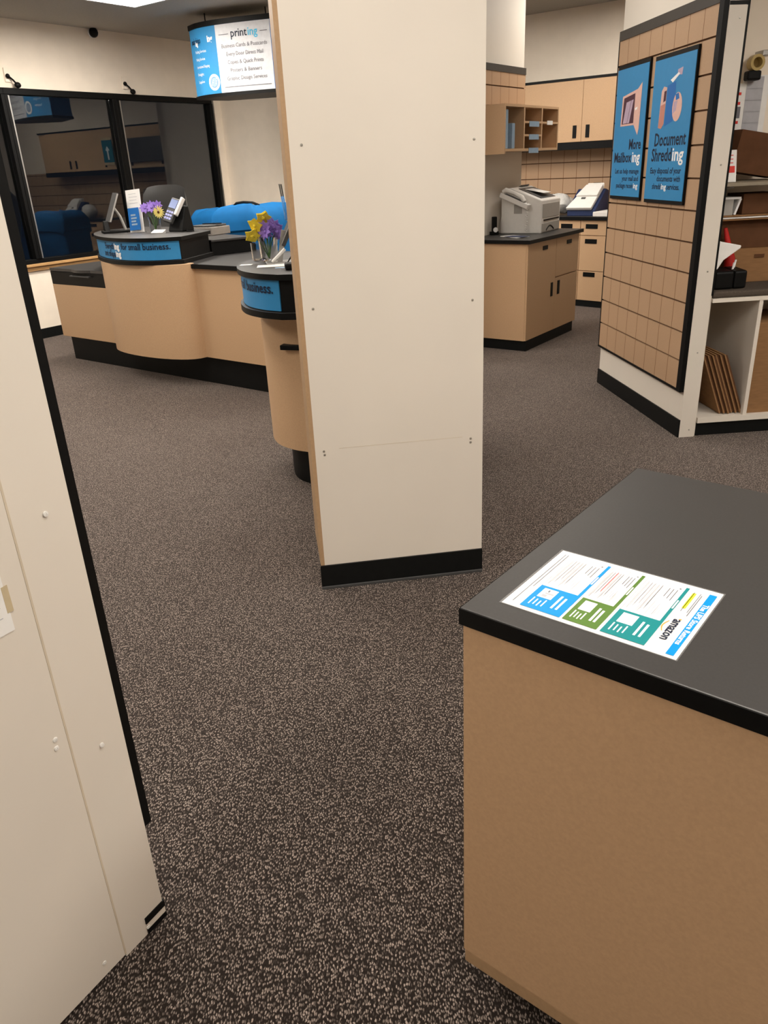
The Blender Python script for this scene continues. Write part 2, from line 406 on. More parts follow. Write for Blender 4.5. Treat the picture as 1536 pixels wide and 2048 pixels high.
# dome camera and two sensors on the window wall
def onwall(s, y, z): v = frame(WL[0], WL[1]) @ Vector((s, y, z)); return v
t = thing('security_camera', 'small black dome camera high on the wall above the windows', 'camera', onwall(1.39, -0.004, 3.08), 55)
MB().ball((0, -0.045, 0), 0.05, 0.05, 0.05).build('dome', blk, t); MB().at((0, 0, 0), rx=90).lathe([(0.045, 0), (0.045, 0.03)]).build('mount', white, t)
def sensor(s, lab):
    t = thing('wall_sensor', lab, 'sensor', onwall(s, -0.002, 2.52), 55, 'sensors above the windows')
    bx('back_plate', wallp, t, -0.035, 0.035, -0.012, 0, 0.03, 0.16, bev=0.004)
    MB().ball((-0.01, -0.025, 0.085), 0.022, 0.02, 0.022).build('lens', blk, t)
    MB().tube([(0, -0.025, 0.08), (0.03, -0.04, 0.05), (0.05, -0.05, 0.02)], 0.009).ball((0.065, -0.05, 0.005), 0.035, 0.025, 0.028).build('bracket', blk, t)
sensor(0.27, 'small sensor with dark bracket above the leftmost window pane edge')
sensor(1.74, 'small sensor with dark bracket above the mullion between two panes')

# ================================================================== SERVICE DESK BY THE WINDOWS
DK = ((-3.055, 7.65), -38.0)
t = thing('service_desk', 'long tan laminate service desk with bowed front and black toe kick below the windows', 'counter', DK[0]+(0,), DK[1])
def bulge(s0, s1, dep, n=18): return [(s0+(s1-s0)*(0.5-0.5*math.cos(math.pi*i/n)), -dep*math.sin(math.pi*i/n)**0.8) for i in range(n+1)]
bul = bulge(0.98, 2.10, 0.235)
bx('left_cabinet', tan, t, 0, 0.985, 0, 0.62, 0.23, 0.72, bev=0.003)
MB().prism([(0.985, 0.0), (3.15, 0.0), (3.15, 0.92), (0.985, 0.92)], 0.23, 0.935).prism(bul+[(2.05, 0.03), (1.03, 0.03)], 0.23, 0.9715, 0, True).build('bowed_front', tan, t)
bx('toe_kick', base_m, t, 0.05, 3.15, 0.05, 0.6, 0, 0.23)
MB().prism([(1.0, -0.02), (2.10, -0.02), (3.17, -0.03), (3.17, 0.95), (1.0, 0.95)], 0.935, 0.970).build('countertop', top_m, t, 0.003)
bx('edge_band', blk, t, 2.05, 3.17, -0.0325, -0.0305, 0.9365, 0.9685)
lid = MB().box(0, 0.985, 0.0, 0.62, 0.72, 0.84).build('bin_lid', blk, t, 0.006)
lp = [(0.0, 0.0)]+[(0.03+0.3*i/10, -0.0) for i in range(11)]+[(0.36+0.3*i/10, -0.035*math.sin(math.pi*i/10)) for i in range(11)]+[(0.985, 0.0), (0.985, 0.64), (0.0, 0.64)]
MB().prism(lp, 0.842, 0.866).build('lid_panel', top_m, lid, 0.003)
bx('handle', dgrey, lid, 0.36, 0.66, -0.03, 0.0, 0.805, 0.815)

# POS pedestals: the same build on two outlines
def pedestal(name, label, outline, ce, sign_from, sign_to, z0=0.972):
    # outline: list of world points; open front arc first, straight sides after (ce = index where the arc ends)
    cx = sum(p[0] for p in outline)/len(outline); cy = sum(p[1] for p in outline)/len(outline)
    t = thing(name, label, 'pedestal', (cx, cy, z0))
    L = [(p[0]-cx, p[1]-cy) for p in outline]
    arc = smooth_path(L[:ce+1], 8); poly = arc+L[ce+1:]
    MB().prism(poly, 0.0, 0.030, 0, True, 1).build('bottom_slab', [top_m, blk], t)
    MB().prism(poly, 0.177, 0.203, 0, True, 1).build('top_slab', [top_m, blk], t)
    body = inset(poly, 0.022)
    MB().prism(body, 0.030, 0.177, 0, True).build('body', blk, t)
    ba = body[:len(arc)]
    n = len(ba); ba = ba[int(n*sign_from):max(2, int(n*sign_to))]
    mb, out = ribbon(ba, 0.036, 0.174, 0.006)
    s = mb.build('sign_panel', blue, t)
    return t, s, out
K1 = [(-2.50, 7.62), (-2.46, 7.32), (-2.34, 6.98), (-2.15, 6.66), (-1.96, 6.47), (-1.79, 6.37), (-1.63, 6.335), (-1.475, 6.36),
      (-1.345, 6.90), (-1.72, 7.62), (-2.2, 7.95)]
k1, sp1, path1 = pedestal('register_pedestal', 'black curved register pedestal with blue sign band on the window desk', K1, 7, 0.17, 0.985)
f1, L1 = along(path1)
def wrap_text(f, L, right, sp):
    # two lines, right end of the first at `right`
    mb = MB(); z = 0.115; sz = 0.066; w3 = glyphs(' for small business.', sz, 1.0, 0.0012)[2]
    x = right-w3; text(mb, ' for small business.', x, z, sz, 0, 0, mapf=f, bold=0.0012); mb.build('lettering', navy, sp); mb = MB()
    wi = glyphs('ing', sz, 1.0, 0.003)[2]; text(mb, 'ing', x-wi-0.005, z, sz, mi=0, mapf=f, bold=0.003); mb.build('lettering', white, sp); mb = MB()
    wt = glyphs('Everyth', sz, 1.0, 0.0012)[2]; text(mb, 'Everyth', x-wi-wt-0.008, z, sz, mapf=f, bold=0.0012)
    mb.build('lettering', navy, sp); mb = MB()
    z2 = 0.058
    text(mb, 'ing', x-wi+0.005, z2, sz, mi=0, mapf=f, bold=0.003); mb.build('lettering', white, sp); mb = MB()
    ws = glyphs('and shipp', sz, 1.0, 0.0012)[2]; text(mb, 'and shipp', x-wi-ws+0.002, z2, sz, mapf=f, bold=0.0012)
    mb.build('lettering', navy, sp)
wrap_text(f1, L1, L1-0.07, sp1)
# low riser box to its right
RS = thing('counter_riser', 'low black riser box beside the register pedestal on the window desk', 'riser', (-1.345, 6.90, 0.972), 38)
bx('box', blk, RS, 0.0, 0.40, 0.02, 0.74, 0, 0.108, bev=0.003); bx('top', top_m, RS, 0.0, 0.41, 0.01, 0.75, 0.108, 0.126, bev=0.003)

# second counter and pedestal, half hidden by the partition
t = thing('curved_counter', 'tan curved service counter half hidden behind the cream partition', 'counter', (-0.2, 4.4, 0))
c2 = [(-0.30, 4.95), (-0.51, 4.70), (-0.615, 4.42), (-0.61, 4.20), (-0.56, 4.04), (-0.47, 3.935), (-0.36, 3.87), (0.05, 3.86), (0.45, 3.95), (0.6, 4.5), (0.2, 5.1)]
L2 = [(x+0.2, y-4.4) for x, y in c2]; arc = smooth_path(L2[:7], 8); poly = arc+L2[7:]
MB().prism(poly, 0.23, 0.957, 0, True).build('curved_front', tan, t)
MB().prism(poly, 0.957, 0.9715, 0, True, 1).build('countertop', [top_m, blk], t)
MB().prism(inset(poly, 0.10), 0, 0.23, 0, True).build('toe_kick', base_m, t)
MB().at((-0.275, -0.475, 0.79), rz=-18).box(0.0, 0.17, -0.035, 0.03, -0.012, 0.012).build('handle', blk, t, 0.003)
K2 = [(-0.28, 4.85), (-0.50, 4.66), (-0.65, 4.36), (-0.685, 4.10), (-0.635, 3.87), (-0.54, 3.72), (-0.43, 3.63),
      (0.08, 3.55), (0.40, 4.0), (0.35, 4.5), (0.0, 4.9)]
k2, sp2, path2 = pedestal('register_pedestal', 'black curved register pedestal with blue sign band next to the cream partition', K2, 6, 0.14, 0.98)
f2, L2_ = along(path2); wrap_text(f2, L2_, L2_-0.035, sp2)

# ================================================================== PARTITION IN THE MIDDLE
PF = ((-0.2708, 2.8154), 7.6)
t = thing('partition', 'tall cream partition with a tan left edge and black base in the middle', 'partition', PF[0]+(0,), PF[1])
bx('face_panel', cream, t, 0.016, 0.683, 0.0, 0.02, 0.10, CEIL-0.01)
bx('side_panel', tan_edge, t, 0.0, 0.016, 0.0, 0.33, 0.10, CEIL-0.01)
bx('core', cream, t, 0.016, 0.677, 0.02, 0.33, 0.0, CEIL-0.01); bx('joint', caulk, t, 0.11, 0.60, -0.0004, 0.001, 0.6105, 0.6113)
bx('base', base_m, t, -0.003, 0.684, -0.008, 0.015, 0.012, 0.108)
bx('base_toe', dgrey, t, -0.003, 0.684, -0.013, 0.015, 0.0, 0.013, bev=0.002)
def screw(parent, x, y, z, mt=steel, r=0.005):
    return MB().at((x, y, z), rx=90).lathe([(r, -0.001), (r*0.9, 0.0015), (r*0.3, 0.002), (r*0.25, 0.0008)], 10).build('screw', mt, parent)
for x, z in ((0.057, 1.678), (0.644, 1.673), (0.052, 1.146), (0.640, 1.138), (0.050, 0.604), (0.052, 0.589), (0.634, 0.602), (0.634, 0.586), (0.05, 2.2), (0.64, 2.2)):
    screw(t, x, 0, z)

# ================================================================== PARTITION AT LEFT FOREGROUND
LP = ((-0.6255, 1.1915), 58.0)
t = thing('partition', 'cream panel partition with black edge strip and paper at the left foreground', 'partition', LP[0]+(0,), LP[1])
bx('end_board', cream, t, -0.006, 0.113, 0.0, 0.02, 0.0, 2.27)
bx('main_board', cream, t, -1.0, -0.009, -0.0015, 0.02, 0.01, 2.27)
bx('caulk_seam', mat('seam_caulk', (0.58, 0.50, 0.385), 0.7, 0.2, var=0.10, scale=12), t, -0.0095, -0.0055, -0.0022, 0.003, 0.012, 2.27)
bx('core', cream, t, -1.0, 0.105, 0.02, 0.10, 0.0, 2.27)
bx('edge_strip', blk, t, 0.113, 0.134, 0.003, 0.035, 0.28, 2.30)
sb = MB(); sb.box(0.058, 0.1165, -0.003, 0.018, -0.0, 0.014); sb.box(0.058, 0.1165, -0.003, 0.018, 0.032, 0.050)
sb.build('base_stripe', blk, t)
bx('base_band', cream, t, 0.06, 0.1155, -0.002, 0.018, 0.014, 0.032)
for x, z in ((0.059, 1.071), (0.058, 0.557), (-0.033, 0.64), (-0.035, 0.621), (-0.06, 0.045), (0.062, 0.02), (-0.04, 1.7), (0.059, 1.6)):
    screw(t, x, -0.0015, z, offw, 0.0055)
pn = thing('taped_notice', 'white paper sheet taped flat on the left foreground panel', 'notice', tuple(frame(LP[0], LP[1]) @ Vector((-0.26, -0.002, 0.896))), LP[1])
bx('sheet', paper, pn, 0, 0.21, -0.001, 0.0, 0, 0.27)
bx('tape', caulk, pn, 0.205, 0.217, -0.0013, 0.0, 0.035, 0.085)
mb = MB(); mb.box(0.05, 0.195, -0.0013, -0.0011, 0.03, 0.0315); mb.box(0.05, 0.195, -0.0013, -0.0011, 0.05, 0.0515); mb.build('ruled_line', grey_lt, pn)

# ================================================================== FOREGROUND COUNTER
FC = ((0.1176, 1.0905), -39.5)
t = thing('foreground_counter', 'tan counter cabinet with charcoal top at the right foreground', 'counter', FC[0]+(0,), FC[1])
bx('countertop', [top_m], t, 0, 1.9, 0, 0.755, 0.900, 0.932, bev=0.0025)
bx('edge_band', blk, t, -0.0015, 1.9, -0.0015, 0.003, 0.9005, 0.9305)
bx('edge_band', blk, t, -0.0015, 0.003, 0.0, 0.755, 0.9005, 0.9305)
bx('front_panel', tan, t, 0.004, 1.9, 0.004, 0.75, 0.104, 0.900)
bx('bottom_edge', tan_edge, t, 0.005, 1.9, 0.005, 0.74, 0.066, 0.102, bev=0.003)
bx('toe_kick', base_m, t, 0.08, 1.85, 0.07, 0.68, 0, 0.066)

# laminated notice lying on it
n = thing('laminated_notice', 'laminated returns notice with coloured blocks lying on the foreground countertop', 'notice',
          tuple(frame(FC[0], FC[1]) @ Vector((0, 0, 0.9322))), FC[1])
bx('laminate', film, n, 0.045, 0.339, 0.049, 0.278, 0.0012, 0.0016)
bx('sheet', paper, n, 0.0485, 0.3365, 0.0520, 0.2755, 0, 0.0010)
ZP = 0.00185
mb = MB()   # 0 cyan 1 teal 2 green 3 white 4 dark 5 light 6 yellow 7 orange 8 red
def pr(x0, x1, y0, y1, mi, z=ZP): mb.add([(x0, y0, z), (x1, y0, z), (x1, y1, z), (x0, y1, z)], [(0, 1, 2, 3)], mi)
pr(0.3185, 0.3305, 0.0585, 0.262, 0)
for (x0, x1, mi) in ((0.2158, 0.286, 1), (0.1525, 0.2102, 2), (0.0768, 0.148, 0)):
    pr(x0, x1, 0.0605, 0.139, mi); pr(x1-0.0055, x1, 0.139, 0.263, mi)
    pr(x0, x0+0.0007, 0.139, 0.263, 5); pr(x0, x1, 0.2625, 0.2632, 5); 
    h = x1-x0
    pr(x0+h*0.14, x0+h*0.5, 0.1005, 0.132, 3, ZP+0.00012)
    for k in range(4): pr(x0+h*(0.12+0.1*k), x0+h*(0.12+0.1*k)+0.0022, 0.072+0.002*(k % 2), 0.096-0.003*(k % 3), 3, ZP+0.00012)
    for k in range(2): pr(x0+h*(0.64+0.12*k), x0+h*(0.64+0.12*k)+0.0038, 0.078, 0.122-0.004*k, 3, ZP+0.00012)
    pr(x1-0.004, x1-0.0015, 0.185, 0.215, 3, ZP+0.00012)
    pr(x0+0.53*h, x0+0.53*h+0.0006, 0.139, 0.263, 5)
    for k in range(5):
        xx = x0+h*(0.08+0.085*k); e = 0.148+0.012*((k*7) % 3); pr(xx, xx+0.0011, e, 0.250, 8 if (k == 2 and mi == 2) else 5)
    for k in range(3): pr(x0+h*(0.60+0.09*k), x0+h*(0.60+0.09*k)+0.0013, 0.215-0.004*k, 0.247, 4)
    pr(x0+h*0.66, x0+h*0.66+0.001, 0.150, 0.19, 5); pr(x0+h*0.6, x0+h*0.6+0.0008, 0.158, 0.182, 5)
    pr(x0+h*0.80, x0+h*0.80+0.003, 0.252, 0.255, 4)
pr(0.0925, 0.101, 0.104, 0.112, 5, ZP+0.0002); pr(0.0945, 0.110, 0.114, 0.119, 5, ZP+0.0002); pr(0.0965, 0.0995, 0.121, 0.128, 4, ZP+0.0002)
for k in range(2): pr(0.0605+0.0055*k, 0.0618+0.0055*k, 0.066+0.06*k, 0.262, 4)
for x0, x1 in ((0.2158, 0.286), (0.1525, 0.2102), (0.0768, 0.148)):
    h = x1-x0
    for k in range(7):
        xx = x0+h*(0.05+0.062*k); e = 0.150+0.009*((k*5) % 4); pr(xx, xx+0.0007, e, 0.247, 5)
    for k in range(2): pr(x0+h*(0.70+0.06*k), x0+h*(0.70+0.06*k)+0.0006, 0.152, 0.178+0.004*k, 5)
pr(0.2945, 0.3005, 0.196, 0.252, 6)
for k in range(2): pr(0.2960+0.010*k, 0.2972+0.010*k, 0.185, 0.255, 4)
pr(0.309, 0.3103, 0.175, 0.25, 4); pr(0.3035, 0.3075, 0.1585, 0.1615, 7)
def pmap(a, b): return (b, -a, ZP+0.0002)
text(mb, 'The UPS Store Returns', -0.225, 0.3208, 0.0125, mi=3, mapf=pmap, bold=0.0003, fit=0.135)
text(mb, 'amazon', -0.158, 0.297, 0.022, mi=9, mapf=pmap, bold=0.0004, fit=0.066)
sm = [(-0.148+0.034*i/12, 0.2935-0.0045*math.sin(math.pi*i/12)) for i in range(13)]
for a, b in zip(sm, sm[1:]):
    mb.add([pmap(a[0], a[1]), pmap(b[0], b[1]), pmap(b[0], b[1]-0.0016), pmap(a[0], a[1]-0.0016)], [(3, 2, 1, 0)], 7)
mb.build('print', [sky_c, teal_c, green_c, white, grey_ink, grey_lt, hilite, orange, redink, navy], n)

# ================================================================== SLAT PANELS
def slat(name, label, loc, rot, x0, x1, z0, z1, cap=True, cols0=None, groove0=None, trims=True, rows=0.1668):
    t = thing(name, label, 'slat wall panel', loc, rot)
    mt = slat_mat(0, cols0 if cols0 is not None else x0, 0, 'slat_board_'+str(len(bpy.data.materials)))
    z = groove0 if groove0 is not None else z0
    zs = []
    while z < z1-0.001:
        if z > z0+0.01: zs.append(z)
        z += rows
    bd_ = MB(); g = MB(); prev = z0
    for z in zs+[z1]:
        hi = z-0.005 if z != z1 else z1; lo = prev if prev == z0 else prev+0.005
        bd_.box(x0, x1, -0.020, 0.0, lo, hi); prev = z
    bd_.build('board', mt, t); 
    bx('groove_backing', tan_groove, t, x0, x1, -0.008, 0.0, z0, z1)
    if cap: bx('top_cap', capg, t, x0, x1+0.0, -0.026, 0.0, z1, z1+0.055)
    if trims:
        bx('side_trim', blk, t, x1, x1+0.048, -0.028, 0.0, z0-0.012, z1+0.055)
        bx('side_trim', blk, t, x0-0.012, x0, -0.022, 0.0, z0-0.012, z1)
        bx('bottom_trim', blk, t, x0-0.012, x1, -0.024, 0.0, z0-0.014, z0)
    return t
slat('slatwall_panel', 'tan slat wall panel with black trim behind the two blue signs', RW[0]+(0,), RW[1], -1.350, -0.050, 0.298, 2.277, cols0=-1.372, groove0=0.298)
slat('slatwall_panel', 'small tan slat wall panel with dark cap above the wall cubbies', (SB.x, SB.y, 0), 53.5, -0.2, 1.085, 2.06, 2.325, cols0=0.42, groove0=2.06+0.153, trims=False)
slat('slatwall_panel', 'tan slat wall panel behind the rear work counter under the upper cabinets', BW[0]+(0,), BW[1], -3.2, 1.7, 0.98, 1.76, cols0=-1.02, groove0=1.203, cap=False, trims=False, rows=0.174)

# the two hanging signs on the right slat panel
def hang_sign(label, x0, x1, z0, z1, draw):
    t = thing('hanging_sign', label, 'sign', tuple(frame(RW[0], RW[1]) @ Vector((0, -0.021, 0))), RW[1])
    bx('board', blk, t, x0-0.004, x1+0.006, -0.014, 0.0, z0-0.02, z1+0.024)
    bx('face', blue, t, x0, x1, -0.0165, -0.014, z0, z1)
    mb = MB(); draw(mb, x0, x1, z0, z1); return mb.build('print', [navy, white, pink, lilac, maroon, blue_d, pink_d], t)
Y0 = -0.0172
def poly2(mb, pts, mi, y=Y0): mb.add([(a, y, b) for a, b in pts], [tuple(range(len(pts)))], mi)
def draw_mail(mb, x0, x1, z0, z1):
    w = x1-x0; h = z1-z0; P = lambda a, b: (x0+a*w, z1-b*h)
    q = lambda l: [P(*p) for p in l][::-1]
    poly2(mb, q([(0.23, 0.21), (0.76, 0.17), (0.72, 0.44), (0.21, 0.44)]), 2)
    poly2(mb, q([(0.28, 0.225), (0.66, 0.20), (0.64, 0.425), (0.25, 0.425)]), 4, Y0-0.0003)
    poly2(mb, q([(0.37, 0.26), (0.52, 0.25), (0.42, 0.42), (0.29, 0.42)]), 3, Y0-0.0006)
    poly2(mb, q([(0.53, 0.25), (0.60, 0.245), (0.50, 0.42), (0.43, 0.42)]), 3, Y0-0.0006)
    poly2(mb, q([(0.64, 0.20), (0.84, 0.13), (0.84, 0.14), (0.83, 0.47), (0.80, 0.52), (0.64, 0.43)]), 2, Y0-0.0006)
    poly2(mb, q([(0.66, 0.315), (0.74, 0.305), (0.73, 0.325), (0.67, 0.33)]), 1, Y0-0.0009)
    xr = x1-0.06*w
    text(mb, 'More', xr, P(0, 0.625)[1], 0.085, Y0, 0, 0.85, 'R', bold=0.002, fit=0.19)
    wi = glyphs('ing', 0.085, 0.85, 0.004)[2]*0.92
    wi = 0.125; text(mb, 'ing', xr, P(0, 0.725)[1], 0.088, Y0, 1, 0.85, 'R', bold=0.0018, fit=wi)
    text(mb, 'Mailbox', xr-wi-0.006, P(0, 0.725)[1], 0.085, Y0, 0, 0.85, 'R', bold=0.002, fit=0.29)
    for k, s in enumerate(('Let us help manage', 'your mail and', 'package receiv')):
        dx = 0.07 if k == 2 else 0
        text(mb, s, xr-dx, P(0, 0.815+0.058*k)[1], 0.042, Y0, 0, 0.85, 'R', bold=0.0008, fit=(0.39, 0.26, 0.285)[k])
    text(mb, 'ing', xr, P(0, 0.931)[1], 0.045, Y0, 1, 0.85, 'R', bold=0.0008, fit=0.070)
def draw_shred(mb, x0, x1, z0, z1):
    w = x1-x0; h = z1-z0; P = lambda a, b: (x0+a*w, z1-b*h)
    q = lambda l: [P(*p) for p in l][::-1]
    poly2(mb, q([(0.60, 0.095), (0.72, 0.085), (0.71, 0.135), (0.60, 0.13)]), 3)
    poly2(mb, q([(0.44, 0.155), (0.62, 0.115), (0.66, 0.125), (0.50, 0.175)]), 1, Y0-0.0003)
    poly2(mb, q([(0.24, 0.22), (0.29, 0.19), (0.37, 0.20), (0.36, 0.45), (0.30, 0.485), (0.22, 0.475)]), 2)
    poly2(mb, q([(0.24, 0.32), (0.36, 0.31), (0.355, 0.45), (0.30, 0.485), (0.22, 0.475)]), 6, Y0-0.0003)
    poly2(mb, q([(0.31, 0.225), (0.365, 0.22), (0.36, 0.29), (0.30, 0.30)]), 4, Y0-0.0003)
    poly2(mb, q([(0.38, 0.19), (0.58, 0.17), (0.60, 0.30), (0.58, 0.44), (0.38, 0.47)]), 5)
    cx, cz = P(0.66, 0.345); rr = 0.115*w
    poly2(mb, [(cx+rr*math.cos(2*math.pi*k/20), cz+rr*1.25*math.sin(2*math.pi*k/20)) for k in range(20)], 2, Y0-0.0003)
    poly2(mb, q([(0.58, 0.31), (0.66, 0.30), (0.64, 0.37), (0.56, 0.39)]), 3, Y0-0.0006)
    poly2(mb, q([(0.60, 0.26), (0.67, 0.25), (0.70, 0.29), (0.62, 0.30)]), 5, Y0-0.0006)
    xr = x1-0.05*w
    text(mb, 'Document', xr, P(0, 0.605)[1], 0.098, Y0, 0, 0.85, 'R', bold=0.002, fit=0.41)
    wi = glyphs('ing', 0.098, 0.85, 0.004)[2]*0.95
    wi = 0.145; text(mb, 'ing', xr-0.01, P(0, 0.715)[1], 0.100, Y0, 1, 0.85, 'R', bold=0.002, fit=wi)
    text(mb, 'Shredd', xr-0.016-wi, P(0, 0.715)[1], 0.098, Y0, 0, 0.85, 'R', bold=0.002, fit=0.27)
    for k, s in enumerate(('Easy disposal of your', 'documents with')):
        text(mb, s, xr-0.02, P(0, 0.805+0.058*k)[1], 0.045, Y0, 0, 0.85, 'R', bold=0.0008, fit=(0.41, 0.31)[k])
    z = P(0, 0.921)[1]
    text(mb, 'services.', xr-0.02, z, 0.045, Y0, 0, 0.85, 'R', bold=0.0008, fit=0.165)
    text(mb, 'ing', xr-0.192, z, 0.045, Y0, 1, 0.85, 'R', bold=0.0008, fit=0.070)
    text(mb, 'shredd', xr-0.265, z, 0.045, Y0, 0, 0.85, 'R', bold=0.0008, fit=0.12)
hang_sign('blue hanging sign about mailboxes with an open mailbox picture', -1.30, -0.815, 1.350, 2.105, draw_mail)
hang_sign('blue hanging sign about document shredding, nearer of the two on the slat panel', -0.730, -0.215, 1.345, 2.095, draw_shred)

# ================================================================== CEILING-HUNG SIGN
t = thing('hanging_lightbox', 'curved blue and white printing services sign hanging near the ceiling', 'sign', (-1.35, 9.10, 2.34))
arcp = [(-1.80, 9.40), (-1.68, 9.23), (-1.50, 9.10), (-1.28, 9.00), (-1.06, 8.925), (-0.875, 8.87)]
arcl = smooth_path([(x+1.35, y-9.10) for x, y in arcp], 8)
poly = arcl+[(0.56, -0.08), (0.42, 0.40), (-0.15, 0.55)]
MB().prism(poly, 0.0, 0.03, 0, True).build('bottom_rim', blk, t); MB().prism(poly, 0.635, 0.68, 0, True).build('top_rim', blk, t)
bodyp = inset(poly, 0.012)
MB().prism(bodyp, 0.03, 0.635, 0, True).build('drum', blue_d, t)
ba = bodyp[:len(arcl)]; cut = 17
mb, _ = ribbon(ba[:cut+1], 0.032, 0.633, 0.004); sblue = mb.build('blue_panel', blue, t)
mb, o2 = ribbon(ba[cut:len(ba)-1], 0.032, 0.633, 0.004); swhite = mb.build('white_panel', mat('banner_white', (0.60, 0.61, 0.64), 0.5, 0.3), t)
fw, LW = along(o2); fb, LB = along(_ )
mb = MB(); cxx = LW*0.53
w1 = glyphs('print', 0.10, 1.0, 0.001)[2]; wi = glyphs('ing', 0.10, 1.0, 0.001)[2]
text(mb, 'print', cxx-(w1+wi)/2*0.95, 0.515, 0.10, mapf=fw, fit=w1*0.95, bold=0.001); mb.build('lettering', navy, swhite); mb = MB(); text(mb, 'ing', cxx-(w1+wi)/2*0.95+w1*0.95+0.006, 0.515, 0.10, mi=0, mapf=fw, fit=wi*0.95, bold=0.001)
mb.build('lettering', ing_b, swhite)
mb = MB()
def hline(a, b, z, th, mi): 
    n = 6
    for i in range(n):
        x0 = a+(b-a)*i/n; x1 = a+(b-a)*(i+1)/n; mb.add([fw(x0, z), fw(x1, z), fw(x1, z+th), fw(x0, z+th)], [(0, 1, 2, 3)], mi)
hline(0.04, cxx-0.17, 0.54, 0.006, 0); mb.build('rule', grey_ink, swhite); mb = MB(); hline(cxx+0.18, LW-0.03, 0.54, 0.006, 0); mb.build('rule', grey_ink, swhite); mb = MB(); hline(0.05, LW-0.03, 0.075, 0.006, 0); mb.build('rule', grey_ink, swhite)
for k, (s, fit) in enumerate((('Business Cards & Postcards', 0.52), ('Every Door Direct Mail', 0.42), ('Copies & Quick Prints', 0.41), ('Posters & Banners', 0.36), ('Graphic Design Services', 0.46))):
    mb = MB(); text(mb, s, cxx-0.01, 0.425-0.072*k, 0.05, mi=0, mapf=fw, align='C', fit=min(fit, 1)*LW/0.62); mb.build('lettering', grey_ink, swhite)
mb = MB()
text(mb, 'shipp', LB*0.52, 0.50, 0.075, mapf=fb, align='R', mi=0, fit=LB*0.22, bold=0.001); mb.build('lettering', navy, sblue); mb = MB(); text(mb, 'pack', LB*0.28, 0.50, 0.075, mapf=fb, align='R', mi=0, fit=LB*0.18, bold=0.001); mb.build('lettering', navy, sblue); mb = MB()
text(mb, 'ing', LB*0.90, 0.50, 0.08, mapf=fb, align='R', fit=LB*0.16, bold=0.003); mb.build('lettering', white, sblue); mb = MB(); text(mb, 'ing', LB*0.41, 0.48, 0.06, mapf=fb, align='R', fit=LB*0.11, bold=0.003)
mb.build('lettering', white, sblue)
for k, (s, fit) in enumerate((('Packing Services', 0.42), ('Mailing Services', 0.36), ('International Shipping', 0.48), ('Freight', 0.26), ('Supplies', 0.26))):
    mb = MB(); text(mb, s, LB*0.25, 0.415-0.068*k, 0.036, mapf=fb, fit=LB*fit); mb.build('lettering', white, sblue)
mb = MB()
def ring(cx, cz, r0, r1, mi=0, n=24, sz=1.0):
    pts = [(cx+r0*math.cos(2*math.pi*k/n), cz+r0*math.sin(2*math.pi*k/n)*sz) for k in range(n)]+[(cx+r1*math.cos(2*math.pi*k/n), cz+r1*math.sin(2*math.pi*k/n)*sz) for k in range(n)]
    mb.add([fb(*p) for p in pts], [(k, (k+1) % n, (k+1) % n+n, k+n) for k in range(n)], mi)
ring(LB*0.82, 0.135, 0.075, 0.050); ring(LB*0.82, 0.135, 0.044, 0.0005, 2)
for k in range(3): mb.add([fb(LB*0.82-0.035+0.012*k, 0.105+0.022*k-0.0), fb(LB*0.82+0.025+0.006*k, 0.12+0.022*k), fb(LB*0.82+0.025+0.006*k, 0.132+0.022*k), fb(LB*0.82-0.035+0.012*k, 0.117+0.022*k)], [(0, 1, 2, 3)], 0)
mb.build('seal', [white, navy, ltblue], sblue)
for x, y in ((-0.25, 0.25), (0.4, 0.05)): MB().tube([(x, y, 0.68), (x, y, CEIL-2.34)], 0.006).build('hanger_rod', blk, t)

# ================================================================== COPIER COUNTER AND CUBBIES
FX = ((1.358, 6.99), -36.5)      # x: along the front, -0.62..0 ; y: along the door side
t = thing('copier_counter', 'free standing tan cabinet with charcoal top under the fax machine', 'cabinet', FX[0]+(0,), FX[1])
bx('body', tan, t, -0.60, -0.018, 0.0, 1.13, 0.095, 0.935)
bx('countertop', top_m, t, -0.62, 0.025, -0.022, 1.17, 0.935, 0.968, bev=0.003)
bx('edge_band', blk, t, -0.62, 0.027, -0.024, -0.02, 0.936, 0.966); bx('edge_band', blk, t, 0.023, 0.027, -0.022, 1.17, 0.936, 0.966)
bx('toe_kick', base_m, t, -0.60, -0.005, 0.02, 1.08, 0, 0.095)
def door(y0, y1, z0, z1, name='door'): return bx(name, tan, t, -0.018, 0.0, y0+0.002, y1-0.002, z0+0.002, z1-0.002, bev=0.001)
d = door(0.0, 0.60, 0.095, 0.935); bx('handle', blk, d, 0.0, 0.005, 0.30, 0.40, 0.855, 0.89); bx('handle', blk, d, 0.0, 0.006, 0.505, 0.545, 0.42, 0.545)
d = door(0.60, 1.13, 0.585, 0.935, 'drawer'); bx('handle', blk, d, 0.0, 0.005, 0.83, 0.94, 0.858, 0.893)
d = door(0.60, 1.13, 0.095, 0.578); bx('handle', blk, d, 0.0, 0.006, 0.655, 0.70, 0.42, 0.545)

